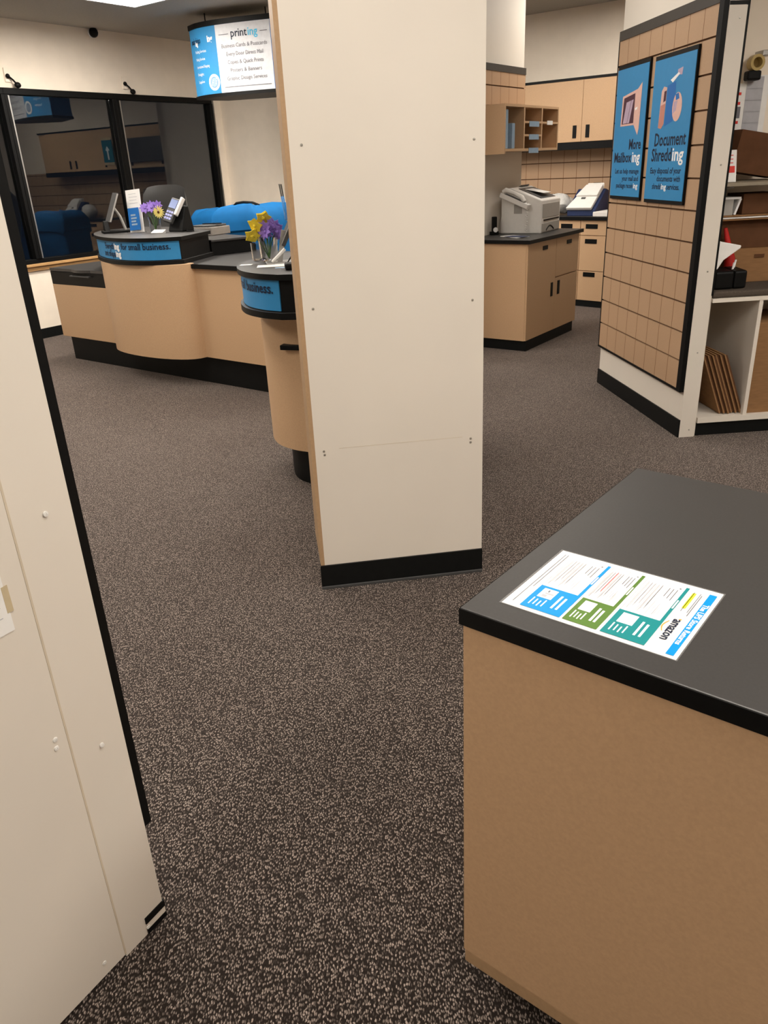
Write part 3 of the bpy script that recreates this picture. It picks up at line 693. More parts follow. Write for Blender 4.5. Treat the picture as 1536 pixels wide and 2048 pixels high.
CB = frame((SB.x, SB.y), 53.5)
t = thing('wall_cubby', 'open tan cubby shelf unit mounted on the white stub wall', 'shelf', (SB.x, SB.y, 0), 53.5)
g = MB(); D0, D1 = -0.32, -0.002
bx('end_panel', tan, t, 0.10, 0.12, D0, D1, 1.655, 2.04); bx('end_panel', tan, t, 1.18, 1.20, D0, D1, 1.675, 2.04)
bx('top_panel', tan, t, 0.12, 1.18, D0, D1, 2.02, 2.04); bx('bottom_panel', tan, t, 0.12, 1.18, D0, D1, 1.675, 1.695)
bx('back_panel', tan, t, 0.12, 1.18, -0.012, D1, 1.695, 2.02)
bx('divider', tan, t, 0.465, 0.485, D0, -0.012, 1.695, 2.02); bx('divider', tan, t, 0.825, 0.845, D0, -0.012, 1.695, 2.02)
for z in (1.80, 1.905): bx('shelf', tan, t, 0.485, 0.825, D0, -0.012, z-0.008, z+0.008)
bx('shelf', tan, t, 0.845, 1.18, D0, -0.012, 1.905-0.008, 1.905+0.008)
for z in (1.905, 1.80, 1.69): bx('shelf_label', ltblue, t, 0.57, 0.77, D0-0.004, D0, z-0.035, z+0.008)
bx('shelf_label', paper, t, 0.94, 1.06, D0-0.004, D0, 1.90-0.012, 1.90+0.022)
for i, (y, h, mt, lab) in enumerate(((0.17, 0.305, ltblue, 'tall pale binder standing in the left cubby'), (0.30, 0.20, ltblue, 'short grey binder standing in the left cubby'))):
    o = bx('binder', mt, None, 0, 0.055, -0.26, 0, 0, h, bev=0.004); place(o, tuple(CB @ Vector((y, -0.03, 1.696))), 53.5); tag(o, lab, 'binder', 'binders in the cubby')

# upper cabinets on the rear wall
CX0 = -3.45
t = thing('upper_cabinet', 'long tan upper cabinet with black handles on the rear wall', 'cabinet', BW[0]+(0,), BW[1])
bx('carcass', tan, t, CX0, 0.62, -0.30, -0.002, 1.76, 2.38)
bx('light_valance', blk, t, CX0, 0.62, -0.31, -0.02, 1.685, 1.76)
bx('top_trim', blk, t, CX0, 0.63, -0.325, -0.002, 2.38, 2.405)
for (a, e, h) in ((-0.19, 0.42, -0.115), (-0.96, -0.19, -0.270), (-1.6, -0.96, -1.02), (-2.3, -1.6, -1.66), (CX0, -2.3, -2.36)):
    d = bx('door', tan, t, a+0.002, e-0.002, -0.32, -0.30, 1.762, 2.378, bev=0.001)
    bx('handle', blk, d, h-0.022, h+0.022, -0.326, -0.318, 1.80, 1.93)
# wall screen and poster, seen only as a reflection in the windows
o = thing('wall_screen', 'dark flat screen on the rear upper cabinets, mirrored in the window', 'screen', tuple(frame(BW[0], BW[1]) @ Vector((-1.95, -0.335, 1.85))), BW[1])
bx('casing', dgrey, o, -0.6, 0.6, -0.05, 0.0, 0, 0.36, bev=0.01); bx('display', leather, o, -0.57, 0.57, -0.053, -0.05, 0.03, 0.33)
o = thing('wall_poster', 'teal poster with white arrow and cream ends, mirrored in the window beside the dark screen', 'poster', tuple(frame(BW[0], BW[1]) @ Vector((-1.14, -0.335, 1.83))), BW[1])
bx('sheet', tealp, o, -0.12, 0.12, -0.01, 0.0, 0, 0.42); m_ = MB().box(-0.12, 0.12, -0.012, -0.009, 0.0, 0.04).box(-0.12, 0.12, -0.012, -0.009, 0.38, 0.42); m_.build('band', caulk, o)
poly_ = [(-0.015, 0.08), (0.015, 0.08), (0.015, 0.22), (0.05, 0.22), (0, 0.29), (-0.05, 0.22), (-0.015, 0.22)]
MB().profxz(poly_, -0.0125, -0.010).build('arrow', white, o)

# rear drawers and counter
DR = ((2.40, 9.24), -46.0)
t = thing('drawer_cabinet', 'tan drawer cabinet with black recessed pulls under the rear counter', 'cabinet', DR[0]+(0,), DR[1])
bx('body', tan, t, -0.9, 0.75, 0.018, 0.50, 0.07, 0.952); bx('toe_kick', base_m, t, -0.9, 0.75, 0.01, 0.45, 0, 0.07)
for x0, x1, hx in ((-0.018, 0.352, 0.125), (0.355, 0.75, 0.55), (-0.44, -0.021, -0.2), (-0.9, -0.443, -0.68)):
    for z0, z1, hz_ in ((0.79, 0.95, 0.886), (0.405, 0.787, 0.727), (0.072, 0.402, 0.365)):
        d = bx('drawer', tan, t, x0+0.002, x1-0.002, 0.0, 0.018, z0+0.002, z1-0.002, bev=0.001)
        bx('handle', blk, d, hx-0.075, hx+0.075, -0.004, 0.002, hz_-0.024, hz_+0.024)
MB().prism([(-0.95, -0.02), (0.80, -0.02), (0.80, 0.60), (-0.95, 0.44)], 0.952, 0.988).build('countertop', top_m, t, 0.003)
bx('edge_band', blk, t, -0.95, 0.80, -0.023, -0.018, 0.954, 0.986)

# ================================================================== MACHINES
def T_fx(x, y, z): return tuple(frame(FX[0], FX[1]) @ Vector((x, y, z)))
t = thing('fax_machine', 'off white laser fax machine with corded handset on the free standing cabinet', 'fax machine', T_fx(-0.165, 0.60, 0.9685), FX[1]+4)
# local: right-front vertical edge at origin, body extends to -x and +y
MB().profxz([(-0.40, 0.0), (0.0, 0.0), (0.0, 0.285), (-0.30, 0.40), (-0.36, 0.39), (-0.40, 0.30)], 0.0, 0.50).build('housing', offw, t, 0.008)
bx('lower_tray', machg, t, 0.0, 0.006, 0.02, 0.48, 0.01, 0.085, bev=0.002)
MB().at((0.004, 0.22, 0.02), rz=90).tube([(-0.1+0.02*i, 0, 0.035*math.sin(math.pi*i/10)) for i in range(11)], 0.008).build('tray_grip', blk, t)
bx('paper_slot', blk, t, 0.001, 0.008, 0.06, 0.46, 0.105, 0.118); bx('front_door', machg, t, 0.0, 0.004, 0.03, 0.47, 0.13, 0.255, bev=0.002)
tr = (math.degrees(math.atan2(0.115, 0.30)))
MB().at((-0.15, 0.27, 0.3445), ry=tr).box(-0.12, 0.12, -0.19, 0.19, -0.004, 0.003).build('output_tray', dgrey, t)
MB().at((-0.15, 0.27, 0.362), ry=tr-10).box(-0.09, 0.10, -0.10, 0.10, 0, 0.002).build('output_sheet', paper, t)
bx('control_panel', machg, t, -0.27, -0.19, -0.003, 0.001, 0.175, 0.255)
MB().at((-0.30, 0.30, 0.40), ry=-28).box(-0.22, 0.02, -0.1, 0.1, 0, 0.008).build('feed_tray', dgrey, t)
hs = MB().at((-0.30, -0.03, 0.315), ry=22).box(-0.09, 0.21, -0.05, 0.03, -0.025, 0.02).build('handset_cradle', offw, t, 0.008)
MB().at((-0.30, -0.03, 0.315), ry=22).box(-0.05, 0.16, -0.045, 0.01, 0.02, 0.0225).build('handset_recess', dgrey, hs)
MB().at((-0.30, -0.055, 0.357), ry=22).tube([(-0.06, 0, -0.012), (-0.04, 0, 0.014), (0.05, 0, 0.022), (0.13, 0, 0.014), (0.17, 0, -0.012)], [0.018, 0.022, 0.016, 0.022, 0.02], 10).build('handset', offw, hs)
MB().tube([(-0.125+0.010*math.cos(k*1.3), -0.05+0.010*math.sin(k*1.3), 0.27-0.25*k/60) for k in range(61)], 0.0035, 6).build('cord', offw, hs)
MB().at((-0.335, 0.12, 0.0), rx=0).lathe([(0.115, 0), (0.115, 0.09), (0.105, 0.15), (0.08, 0.20), (0.03, 0.225)], 24).build('drum_cover', offw, t)
o = MB().box(-0.07, 0.07, -0.15, 0.12, 0, 0.004, 0).at((0.03, -0.04, 0.005), rz=20).box(-0.10, 0.02, -0.11, 0.09, 0, 0.002, 1).build('paper_stack', [paper, navyp])
place(o, T_fx(-0.28, 0.28, 0.9685), FX[1]+60); tag(o, 'papers and dark folder lying in front of the fax machine', 'papers')
t = thing('tape_dispenser', 'black tape dispenser beside the fax machine at the stub wall', 'tape dispenser', T_fx(-0.565, 0.44, 0.9685), 20)
bx('base', blk, t, -0.04, 0.04, -0.02, 0.02, 0, 0.03, bev=0.004); bx('column', blk, t, -0.02, 0.02, -0.02, 0.02, 0.03, 0.16, bev=0.006); MB().at((0, -0.02, 0.045), rx=90).lathe([(0.022, 0), (0.022, 0.012)], 16).build('tape_roll', white, t)

def T_dr(x, y, z): return tuple(frame(DR[0], DR[1]) @ Vector((x, y, z)))
t = thing('postage_meter', 'white and navy postage meter with sloping keypad on the rear counter', 'postage meter', T_dr(-0.08, 0.09, 0.9885), DR[1]+8)
MB().prof([(0.0, 0.0), (0.36, 0.0), (0.36, 0.255), (0.28, 0.275), (0.0, 0.065)], -0.17, 0.17).build('base', navyp, t, 0.006)
def slab(name, mt, front, p, th):
    vs = [Vector(q) for q in p]; n_ = (vs[1]-vs[0]).cross(vs[3]-vs[0]).normalized()*th
    return MB().add([tuple(q) for q in vs]+[tuple(q+n_) for q in vs], [(3, 2, 1, 0), (4, 5, 6, 7), (0, 1, 5, 4), (1, 2, 6, 5), (2, 3, 7, 6), (3, 0, 4, 7)]).build(name, mt, t, 0.006)
slab('cover', offw, 0, [(-0.175, -0.012, 0.062), (0.13, -0.012, 0.062), (0.135, 0.14, 0.172), (-0.12, 0.14, 0.172)], 0.035)
slab('keypad', offw, 0, [(-0.12, 0.14, 0.172), (0.135, 0.14, 0.172), (0.14, 0.285, 0.28), (-0.06, 0.285, 0.28)], 0.055)
slab('top_cover', offw, 0, [(-0.06, 0.285, 0.265), (0.14, 0.285, 0.265), (0.10, 0.36, 0.262), (-0.04, 0.36, 0.262)], 0.07)
MB().at((-0.01, 0.16, 0.247), rx=37).lathe([(0.03, 0), (0.03, 0.006)], 20).build('dial', dgrey, t)
MB().at((-0.02, 0.095, 0.182), rx=36).box(-0.025, 0.025, -0.012, 0.012, 0, 0.006).build('key', dgrey, t)
MB().at((0.04, 0.32, 0.335), rx=0).box(-0.04, 0.04, -0.018, 0.018, 0, 0.003).build('display', blk, t)
bx('tray', offw, thing('scale_tray', 'flat cream tray beside the postage meter', 'tray', T_dr(0.125, 0.0, 0.9885), DR[1]+8), 0.0, 0.34, 0, 0.4, 0.0, 0.05, bev=0.006)
mb = MB(); random.seed(3)
mb.ball((0, 0, 0.11), 0.17, 0.13, 0.11, 18, 10, jit=0.10).ball((0.10, 0.03, 0.09), 0.12, 0.12, 0.09, 16, 8, jit=0.12)
o = mb.build('wrapped_bundle', mat('plastic_wrap', (0.62, 0.62, 0.60), 0.18, 0.6, var=0.1, scale=40)); place(o, T_dr(-0.47, 0.20, 1.0), 0); tag(o, 'white plastic wrapped bundle between fax machine and postage meter', 'bundle')

# ================================================================== THINGS ON THE FIRST PEDESTAL
ZK = 1.1752
def flower(mb, c, r, n, tilt=(0, 0), mi=0, mc=1, long=1.0):
    for k in range(n):
        a = 2*math.pi*k/n; d = Vector((math.cos(a), 0, math.sin(a))); s = Vector((-math.sin(a), 0, math.cos(a)))
        M = Matrix.Rotation(R(tilt[1]), 3, 'Z') @ Matrix.Rotation(R(tilt[0]), 3, 'X'); c_ = Vector(c); wd = r*2.2/n
        P = [c_+M @ (d*r*0.12), c_+M @ (d*r*0.55*long+s*wd+Vector((0, -r*0.12, 0))), c_+M @ (d*r*long), c_+M @ (d*r*0.55*long-s*wd+Vector((0, -r*0.12, 0)))]
        th = M @ Vector((0, 0.002, 0))
        mb.add([tuple(p) for p in P]+[tuple(p+th) for p in P], [(0, 1, 2, 3), (7, 6, 5, 4), (0, 4, 5, 1), (1, 5, 6, 2), (2, 6, 7, 3), (3, 7, 4, 0)], mi)
    M = Matrix.Rotation(R(tilt[1]), 3, 'Z') @ Matrix.Rotation(R(tilt[0]), 3, 'X')
    cc = Vector(c)+M @ Vector((0, -r*0.06, 0)); mb.ball(tuple(cc), r*0.2, r*0.2, r*0.2, 10, 6, mc)
pale_y = mat('petal_pale_yellow', (0.80, 0.68, 0.22), 0.7, 0.2)
def vase(name, label, loc, rot, yl, pl, daisy):
    t = thing(name, label, 'flower vase', loc, rot)
    MB().lathe([(0.035, 0), (0.045, 0.01), (0.05, 0.10), (0.055, 0.125), (0.050, 0.125), (0.044, 0.10), (0.038, 0.012), (0.001, 0.012)], 20).build('glass_vase', clear, t)
    st_ = MB()
    for x, z in yl+pl: st_.tube([(0, 0, 0.015), (x*0.4, 0, z*0.6), (x, 0, z)], 0.003, 6)
    st_.build('stem', green, t)
    for x, z in yl:
        m_ = MB()
        if daisy: flower(m_, (x, -0.03, z), 0.052, 16, (5, 0)); flower(m_, (x, -0.025, z), 0.054, 15, (5, 0), 0, 0)
        else:
            for q in range(2): flower(m_, (x, -0.02+0.012*q, z), 0.043, 5, (random.uniform(20, 50), random.uniform(-50, 50)), 0, 0, 1.0)
        m_.build('yellow_flower', [pale_y if daisy else yellow, brown_c], t)
    for x, z in pl:
        m_ = MB()
        for q in range(3): flower(m_, (x+random.uniform(-.015, .015), random.uniform(-.02, .02), z+random.uniform(-.01, .01)), 0.045, 8, (random.uniform(-30, 30), random.uniform(-60, 60)))
        m_.build('purple_flower', [purple, purple], t)
    return t
vase('flower_vase', 'vase of purple and yellow flowers on the pedestal by the windows', (-1.83, 7.02, ZK), -14, [(0.065, 0.16)], [(-0.075, 0.195), (-0.01, 0.205), (0.03, 0.20)], True)
# touch screen seen from its edge
t = thing('touch_monitor', 'black tilted touch monitor seen edge on at the left end of the pedestal', 'monitor', (-2.27, 7.22, ZK), 24)
MB().at((0.035, 0, 0.205), ry=24).box(-0.008, 0.008, -0.14, 0.14, -0.125, 0.125).build('bezel', dgrey, t, 0.003)
MB().at((0.035, 0, 0.205), ry=24).box(0.008, 0.0095, -0.125, 0.125, -0.11, 0.11).build('display', blk, t)
MB().at((0.035, 0, 0.205), ry=24).box(-0.006, 0.006, -0.144, -0.139, -0.12, 0.12).build('edge_trim', machg, t)
MB().tube([(0.05, 0, 0.20), (0.09, 0, 0.13), (0.12, 0, 0.02)], 0.012).build('stand_arm', machg, t); MB().prof([(-0.09, 0), (0.09, 0), (0.03, 0.10), (-0.03, 0.10)], -0.06, -0.02).build('stand_leg', blk, t, 0.004); bx('foot', blk, t, -0.08, 0.16, -0.09, 0.09, 0, 0.02, bev=0.004)
# leaflet stand
t = thing('leaflet_holder', 'tall white leaflet holder with blue lower card on the pedestal', 'leaflet holder', (-2.02, 7.12, ZK), -24)
MB().at((0, 0, 0), rx=-8, ry=-4).box(-0.075, 0.075, 0, 0.006, 0, 0.345).build('back_card', paper, t)
MB().at((0, -0.02, 0), rx=-8, ry=-4).box(-0.058, 0.058, 0, 0.004, 0.02, 0.20).build('blue_card', blue_d, t)
m_ = MB().at((0, -0.0225, 0), rx=-8, ry=-4)
for k in range(4): m_.box(-0.03, 0.03-0.01*(k % 2), 0, 0.002, 0.06+0.025*k, 0.074+0.025*k)
m_.build('print', ltblue, t)
m_ = MB().at((0, -0.0015, 0), rx=-8, ry=-4)
for k in range(4): m_.box(-0.045, 0.045-0.01*(k % 2), 0, 0.001, 0.235+0.025*k, 0.238+0.025*k)
m_.build('ruled_line', grey_lt, t); bx('foot', clear, t, -0.08, 0.08, -0.04, 0.03, 0, 0.004)
o = MB().at((0, 0, 0.012), rx=20).box(-0.055, 0.055, -0.03, 0.03, 0, 0.006).at((0, 0, 0)).box(-0.05, 0.05, -0.015, 0.03, 0, 0.012).build('card_tent', paper); place(o, (-1.77, 6.86, ZK), -20); tag(o, 'small white card lying in front of the flower vase', 'card')
t = thing('card_terminal', 'blue screened card terminal on a black stand on the pedestal', 'card terminal', (-1.64, 7.00, ZK), -30)
MB().prof([(-0.06, 0), (0.10, 0), (0.06, 0.20), (0.02, 0.20)], -0.055, 0.10).build('stand', blk, t, 0.01)
MB().at((0, -0.035, 0.16), rx=-32, ry=14).box(-0.045, 0.045, -0.02, 0.02, -0.10, 0.11).build('keypad_body', dgrey, t, 0.008)
MB().at((0, -0.035, 0.16), rx=-32, ry=14).box(-0.036, 0.036, -0.024, -0.019, 0.02, 0.095).build('display', screen, t)
m_ = MB().at((0, -0.035, 0.16), rx=-32, ry=14)
for a in range(3):
    for c_ in range(3): m_.box(-0.034+0.024*a, -0.014+0.024*a, -0.024, -0.019, -0.08+0.028*c_, -0.062+0.028*c_)
m_.build('key', mat('key_lilac', (0.30, 0.32, 0.60), 0.5), t)
MB().at((0.06, -0.03, 0.17), rx=-32, ry=14).box(-0.012, 0.012, -0.02, 0.02, -0.05, 0.11).build('side_trim', offw, t, 0.006)
MB().tube([(0.05, 0.05, 0.02), (0.12, -0.02, 0.006), (0.16, -0.06, 0.006), (0.20, -0.02, 0.006)], 0.006).build('cable', blk, t)
t = thing('label_printer', 'low grey label printer on the riser beside the pedestal', 'printer', (-1.50, 7.52, 1.0985), -31)
bx('housing', mat('printer_grey', (0.20, 0.18, 0.16), 0.5), t, -0.12, 0.11, -0.06, 0.20, 0, 0.07, bev=0.006); bx('cover', dgrey, t, -0.115, 0.08, -0.05, 0.19, 0.07, 0.088, bev=0.006)
MB().at((0.03, 0.05, 0.092), rz=20).box(-0.09, 0.09, -0.012, 0.012, 0, 0.008).build('bar', blk, t)

# things on the second pedestal
vase('flower_vase', 'vase of yellow and purple flowers on the pedestal next to the cream partition', (-0.535, 4.23, ZK), 0, [(-0.055, 0.18), (-0.01, 0.215), (-0.075, 0.13)], [(0.0, 0.155), (0.045, 0.15), (0.03, 0.175)], False)
o = MB().lathe([(0.034, 0), (0.038, 0.085), (0.035, 0.085), (0.031, 0.004), (0.001, 0.004)], 20).build('drinking_glass', clear); place(o, (-0.605, 4.33, ZK)); tag(o, 'small empty drinking glass beside the yellow flowers', 'glass')
t = thing('sign_stand', 'metal tablet stand with tilted frame beside the cream partition', 'stand', (-0.44, 4.12, ZK), 10)
bx('foot', metal, t, -0.10, 0.10, -0.06, 0.06, 0, 0.008, bev=0.003)
MB().at((-0.03, 0, 0.0), ry=12).box(-0.012, 0.012, -0.012, 0.012, 0, 0.16).build('upright', metal, t)
MB().tube([(-0.07, -0.03, 0.01), (0.0, -0.03, 0.07)], 0.008).build('strut', offw, t)
MB().at((0.035, 0, 0.175), ry=28).box(-0.010, 0.010, -0.09, 0.09, -0.10, 0.11).build('frame', dgrey, t, 0.004)
MB().at((0.035, 0, 0.175), ry=28).box(-0.012, -0.009, -0.095, -0.085, -0.10, 0.11).build('edge_trim', metal, t)
MB().at((0.02, 0.03, 0.26), ry=-6).box(-0.004, 0.004, -0.06, 0.06, -0.06, 0.11).build('clear_card', clear, t)
MB().tube([(0.05, -0.06, 0.12), (0.04, -0.10, 0.06), (0.0, -0.12, 0.012), (0.06, -0.16, 0.012)], 0.004).build('cable', blk, t)
o = bx('paper_slip', paper, None, -0.03, 0.03, -0.02, 0.02, 0, 0.001); place(o, (-0.64, 4.10, ZK), -6); tag(o, 'small white slip at the rim of the pedestal next to the partition', 'paper')
o = MB().box(-0.07, 0.07, -0.05, 0.05, 0, 0.001).at((0.0, 0.02, 0.001), rz=12).box(0.02, 0.13, -0.06, 0.05, 0, 0.001).build('paper_sheet', paper); place(o, (-0.50, 4.00, ZK), 4); tag(o, 'white sheets lying under the stand on the nearer pedestal', 'papers')
o = bx('blue_card', ltblue, None, -0.035, 0.035, -0.02, 0.02, 0, 0.001); place(o, (-0.435, 3.90, ZK), 6); tag(o, 'pale blue card lying at the front of the nearer pedestal', 'card')
o = bx('card_reader', blk, None, -0.03, 0.09, -0.04, 0.04, 0, 0.03, bev=0.008); place(o, (-0.385, 3.82, ZK), 8); tag(o, 'black card reader next to the partition', 'card reader')

# ================================================================== CHAIR AND BLUE COVERS BEHIND THE DESK
t = thing('office_chair', 'high backed black leather office chair behind the window desk', 'chair', (-2.13, 8.62, 0), -20)
bk = MB(); nx, nz = 12, 12; gv = []; 
for side in (0, 1):
    for j in range(nz+1):
        for i in range(nx+1):
            a = i/nx*2-1; b = j/nz
            x = a*0.285*(1-0.10*b**3)*(1-0.04*(abs(a)**4)); z = 0.85+0.68*b-0.035*abs(a)**3*b
            y = 0.10*b-0.05*abs(a)**2 + (0 if side == 0 else 0.09*(1-abs(a)**6)*(1-abs(2*b-1)**8)) - 0.02*math.sin(b*9)*0.5
            gv.append((x, y, z))
fs = []; n1 = (nx+1)*(nz+1)
for j in range(nz):
    for i in range(nx):
        a = j*(nx+1)+i; fs.append((a, a+1, a+nx+2, a+nx+1)); fs.append((n1+a, n1+a+nx+1, n1+a+nx+2, n1+a+1))
for i in range(nx):
    fs.append((i, n1+i, n1+i+1, i+1)); a = nz*(nx+1)+i; fs.append((a, a+1, n1+a+1, n1+a))
for j in range(nz):
    a = j*(nx+1); fs.append((a, a+nx+1, n1+a+nx+1, n1+a)); a += nx; fs.append((a, n1+a, n1+a+nx+1, a+nx+1))
bk.add(gv, fs, 0, True).build('backrest', leather, t)
bx('seat', leather, t, -0.27, 0.27, -0.48, 0.02, 0.66, 0.78, bev=0.04)
for s in (-1, 1): MB().tube([(s*0.27, -0.1, 0.72), (s*0.32, -0.12, 0.9), (s*0.31, -0.30, 0.92), (s*0.29, -0.4, 0.76)], 0.02).build('armrest', blk, t)
MB().tube([(0, -0.2, 0.1), (0, -0.2, 0.66)], 0.03).tube([(0, 0.0, 0.72), (0, 0.07, 0.95)], 0.025).build('post', blk, t)
for k in range(5):
    a = 2*math.pi*k/5; l = MB().tube([(0, -0.2, 0.12), (0.28*math.cos(a), -0.2+0.28*math.sin(a), 0.075)], [0.03, 0.018]).build('leg', blk, t)
    MB().ball((0.28*math.cos(a), -0.2+0.28*math.sin(a), 0.03), 0.03, 0.03, 0.03).build('caster', blk, l)
def cover(name, label, cat, loc, rot, w, d, h, seed, strap):
    rnd = random.Random(seed); t = thing(name, label, cat, loc, rot); n = 40; rows = 16
    ph = [rnd.uniform(0, 6.28) for _ in range(6)]; vs = []; fs = []
    def ring(f, z, amp):
        for k in range(n):
            a = 2*math.pi*k/n; ca, sa = math.cos(a), math.sin(a); e = 0.32
            x = w/2*math.copysign(abs(ca)**e, ca); y = d/2*math.copysign(abs(sa)**e, sa)
            q = f*(1+amp*(math.sin(5*a+ph[0])+0.7*math.sin(9*a+ph[1]+z*4)+0.5*math.sin(14*a+ph[2])))
            zz = z+(0.018*math.sin(3*a+ph[3])+0.012*math.sin(7*a+ph[4]))*(1 if z > h*0.75 else 0)*f
            vs.append((x*q, y*q, zz))
    lv = [(1.03, 0.0, .02), (1.02, h*0.3, .018), (1.0, h*0.6, .014), (0.98, h*0.80, .022), (1.065, h*0.815, .022), (1.07, h*0.865, .016), (1.05, h*0.93, .014), (0.96, h*0.965, .008), (0.86, h*0.99, .01), (0.5, h*1.005, .02), (0.02, h*1.0, 0)]
    for f_, z, am in lv: ring(f_, z, am)
    for i in range(len(lv)-1):
        for k in range(n): fs.append((i*n+k, i*n+(k+1) % n, (i+1)*n+(k+1) % n, (i+1)*n+k))
    MB().add(vs, fs, 0, True).build('cloth', cloth, t)
    if strap: MB().tube([(-0.16, -d*0.2, h*0.995), (-0.10, -d*0.22, h*1.018), (0.0, -d*0.22, h*1.025), (0.12, -d*0.2, h*1.02), (0.18, -d*0.15, h*1.0)], 0.012).build('strap', blk, t)
cover('covered_cart', 'large bright blue cloth cover with dark strap behind the window desk', 'cart', (-1.19, 8.45, 0), -37, 0.74, 0.55, 1.305, 5, True)
cover('covered_cart', 'smaller blue cloth cover beside the large one behind the window desk', 'cart', (-1.64, 9.25, 0), -37, 0.62, 0.45, 1.25, 8, False)

# ================================================================== SHELVING UNIT AT RIGHT
def T_sf(x, y, z): return tuple(frame(SF[0], SF[1]) @ Vector((x, y, z)))
t = thing('shelving_unit', 'cream shelving unit with carpeted shelf and tall end board at the right edge', 'shelving unit', SF[0]+(0,), SF[1])
bx('end_board', cream, t, 0.0, 0.094, -0.0, 0.012, 0.0, 2.255)
bx('end_board_edge', blk, t, 0.094, 0.106, 0.0, 0.012, 0.845, 2.27); bx('top_trim', blk, t, 0.0, 0.106, 0.0, 0.60, 2.257, 2.275)
bx('side_wall', cream, t, 0.092, 0.105, 0.012, 0.60, 0.0, 2.255)
bx('toe_kick', base_m, t, 0.106, 1.6, 0.015, 0.6, 0, 0.085)
bx('deck', cream, t, 0.106, 1.6, -0.005, 0.6, 0.085, 0.118); bx('shelf', cream, t, 0.106, 1.6, -0.005, 0.6, 0.805, 0.828)
bx('shelf_carpet', bfloor, t, 0.106, 1.6, -0.003, 0.6, 0.828, 0.866, bev=0.012)
bx('divider', cream, t, 0.388, 0.411, 0.0, 0.6, 0.118, 0.805); bx('divider', cream, t, 1.0, 1.023, 0.0, 0.6, 0.118, 0.805)
bx('upper_shelf', mat('shelf_grey', (0.26, 0.22, 0.16), 0.6), t, 0.106, 1.6, 0.12, 0.6, 1.415, 1.432)
for x, z in ((0.06, 2.2), (0.056, 1.53), (0.055, 0.98), (0.055, 0.52), (0.06, 0.045)): screw(t, x, 0, z)
# flattened cartons leaning in the lower bay
first = None
for k in range(6):
    x = 0.262+0.025*k; lab = 'flattened brown carton leaning in the lower left bay of the shelving unit'
    if first is None:
        first = thing('flat_carton', lab, 'carton', T_sf(x, 0.04, 0.118), SF[1], 'flattened cartons leaning in the lower bay')
        mb = MB().at((0, 0, 0), ry=-22).box(0, 0.008, 0, 0.36, 0.005, 0.40).build('outer_sheet', card, first)
        mb = MB().at((0, 0, 0), ry=-22).box(0.010, 0.018, 0.004, 0.355, 0.009, 0.39).build('inner_sheet', card_d, first)
    else: copy_thing(first, T_sf(x+0.0, 0.04-0.006*(k % 3), 0.118), SF[1], lab, 'flattened cartons leaning in the lower bay')
for k in range(2):
    o = MB().at((0, 0, 0), rz=0).box(0, 0.26, 0, 0.40, 0, 0.55).build('flat_carton', card); place(o, T_sf(0.425+0.275*k, 0.03, 0.1185), SF[1])
    tag(o, ('bundle of brown cartons right of the white divider in the lower bay', 'second bundle of brown cartons right of the white divider')[k], 'carton')
# middle shelf
o = thing('carton', 'large brown carton standing at the back of the carpeted shelf', 'carton', T_sf(0.17, 0.28, 0.8665), SF[1])
bx('box', card, o, 0, 0.62, 0, 0.28, 0, 0.36, bev=0.003); bx('flap', card_d, o, 0, 0.62, -0.004, 0, 0.20, 0.36); bx('print', card_d, o, 0.30, 0.36, -0.0055, -0.004, 0.14, 0.16)
for k in range(3):
    o = bx('flat_carton', (card, paper, card)[k], None, 0, 0.62, 0, 0.34, 0, 0.008, bev=0.001); place(o, T_sf(0.125, 0.22-0.006*k, 1.227+0.0105*k), SF[1])
    tag(o, ('lowest flat carton sheet on top of the large carton', 'white sheet between flat cartons on top of the large carton', 'uppermost flat carton sheet on top of the large carton')[k], 'carton')
t = thing('desk_caddy', 'black desk caddy with pens on the carpeted shelf', 'caddy', T_sf(0.135, 0.05, 0.867), SF[1]+2)
MB().prof([(0, 0), (0.15, 0), (0.15, 0.11), (0.0, 0.10)], 0, 0.11).build('left_bin', blk, t, 0.012); MB().prof([(0.0, 0), (0.15, 0), (0.15, 0.11), (0.0, 0.10)], 0.113, 0.19).build('right_bin', blk, t, 0.012)
for x, y, h in ((0.12, 0.06, 0.14), (0.15, 0.10, 0.15)): MB().tube([(x, y, 0.06), (x+0.012, y, h)], 0.006).build('pen', white, t)
o = MB().at((0, 0, 0)).profxz([(0, 0), (0.03, 0.0), (0.06, 0.05), (0.15, 0.11), (0.155, 0.125), (0.04, 0.15), (0.0, 0.16)], 0, 0.16).build('paper_bag', paper, None, 0.006); place(o, T_sf(0.110, 0.055, 0.98), SF[1]); tag(o, 'white paper bag sticking up behind the black desk caddy', 'bag')
o = MB().tube([(0, 0, 0), (0.0, 0.0, 0.15), (-0.02, 0.0, 0.22), (-0.05, 0.0, 0.32)], [0.032, 0.030, 0.020, 0.010], 12).build('red_marker', red); place(o, T_sf(0.30, 0.24, 0.8665), SF[1]); tag(o, 'red plastic tool standing behind the white paper bag', 'tool')
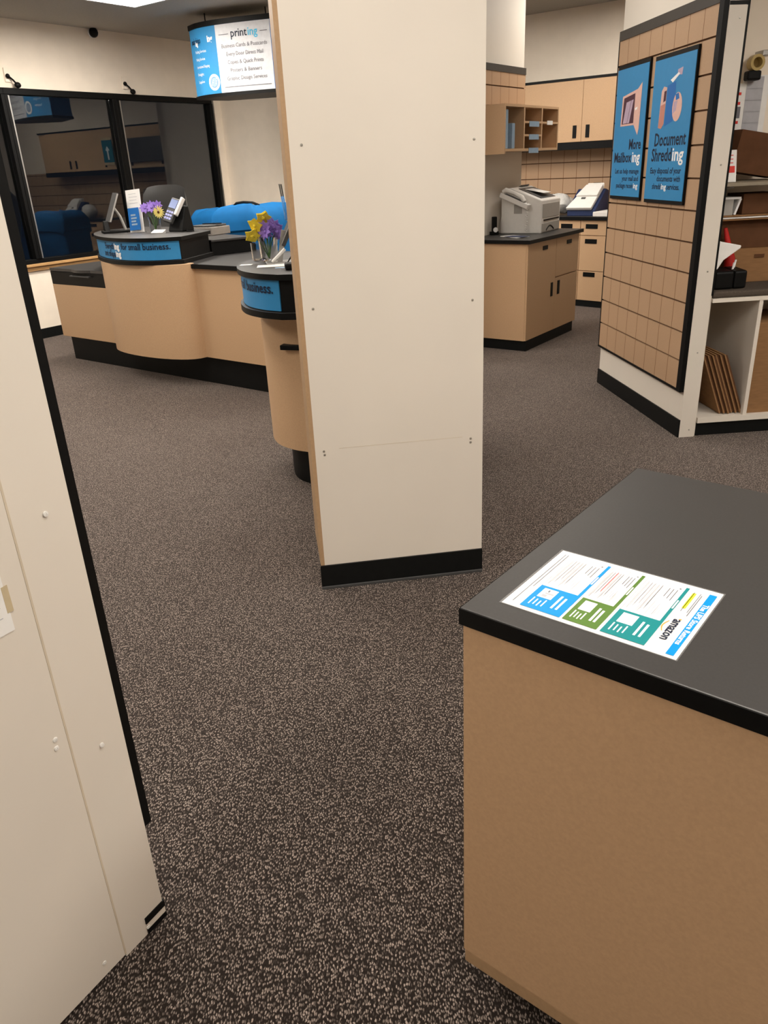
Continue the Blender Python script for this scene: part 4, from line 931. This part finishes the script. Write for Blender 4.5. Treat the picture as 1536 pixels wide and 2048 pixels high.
# items below and above the upper shelf
t = thing('letter_tray', 'white framed letter tray below the upper shelf of the shelving unit', 'tray', T_sf(0.118, 0.24, 1.256), SF[1])
bx('tray_base', machg, t, 0, 0.16, 0, 0.25, 0.0, 0.085); bx('rim', white, t, -0.004, 0.20, -0.006, 0.25, 0.085, 0.097); MB().at((0.185, 0, 0.045), ry=18).box(-0.006, 0.006, -0.006, 0.25, -0.045, 0.045).build('end_rim', white, t)
o = MB().at((0, 0, 0.012), ry=-12).box(0, 0.16, 0, 0.2, 0, 0.014).build('grey_folder', machg); place(o, T_sf(0.125, 0.26, 1.354), SF[1]); tag(o, 'grey folder slanted on the white letter tray', 'folder')
o = bx('small_carton', card_d, None, 0, 0.22, 0, 0.2, 0, 0.11, bev=0.002); place(o, T_sf(0.335, 0.24, 1.2575), SF[1]); tag(o, 'small dark brown carton beside the white letter tray', 'carton')
o = MB().at((0, 0, 0.0), ry=10).box(0, 0.30, 0, 0.16, 0, 0.22).build('dark_carton', card_d); place(o, T_sf(0.30, 0.36, 1.434+0.055), SF[1]); tag(o, 'dark carton tilted on the upper shelf of the shelving unit', 'carton')
t = thing('pinned_form', 'long white form hanging on the wall above the shelving unit', 'form', T_sf(0.235, 0.575, 1.54), SF[1])
MB().at((0, 0, 0), ry=0).box(0.175, 0.335, -0.004, 0, 0.08, 0.45).build('sheet', paper, t); m_ = MB()
for k in range(5): m_.box(0.20, 0.30, -0.006, -0.004, 0.14+0.06*k, 0.203+0.06*k)
m_.build('ruled_line', grey_lt, t)
t = thing('pinned_label', 'strip of white labels with red print hanging beside the long form', 'labels', T_sf(0.245, 0.568, 1.47), SF[1])
bx('sheet', paper, t, 0.095, 0.168, -0.004, 0, 0.02, 0.48); m_ = MB()
for k in range(5): m_.box(0.105, 0.16, -0.006, -0.004, 0.22+0.05*k, 0.235+0.05*k)
m_.build('print', redink, t); m_ = MB().box(0.125, 0.165, -0.007, -0.004, 0.10, 0.20); m_.build('dark_print', grey_ink, t)
bx('dark_print', grey_ink, t, 0.14, 0.165, -0.007, -0.004, 0.3, 0.36)
t = thing('form_pad', 'white form pad with red block leaning on the upper shelf', 'form', T_sf(0.175, 0.24, 1.434), SF[1])
MB().at((0, 0, 0), rx=-12).box(0, 0.10, 0, 0.008, 0.0, 0.17).build('sheet', paper, t); MB().at((0, -0.002, 0), rx=-12).box(0.055, 0.09, 0, 0.002, 0.05, 0.085).build('red_block', redink, t)
m_ = MB().at((0, -0.002, 0), rx=-12)
for k in range(3): m_.box(0.01, 0.08, 0, 0.002, 0.10+0.02*k, 0.104+0.02*k)
m_.build('print', redink, t)
t = thing('tape_gun', 'black and brass tape gun hanging high on the wall above the shelving unit', 'tape gun', T_sf(0.45, 0.53, 2.05), SF[1])
MB().at((0, 0, 0), rx=90).lathe([(0.042, -0.025), (0.042, 0.025), (0.027, 0.025), (0.027, -0.025)], 20).build('tape_roll', mat('tape_amber', (0.45, 0.33, 0.12), 0.3), t); bx('handle', blk, t, -0.05, 0.03, -0.03, 0.03, -0.09, -0.04, bev=0.01)
bx('hook', metal, t, 0.02, 0.08, -0.03, 0.065, 0.03, 0.06, bev=0.005)
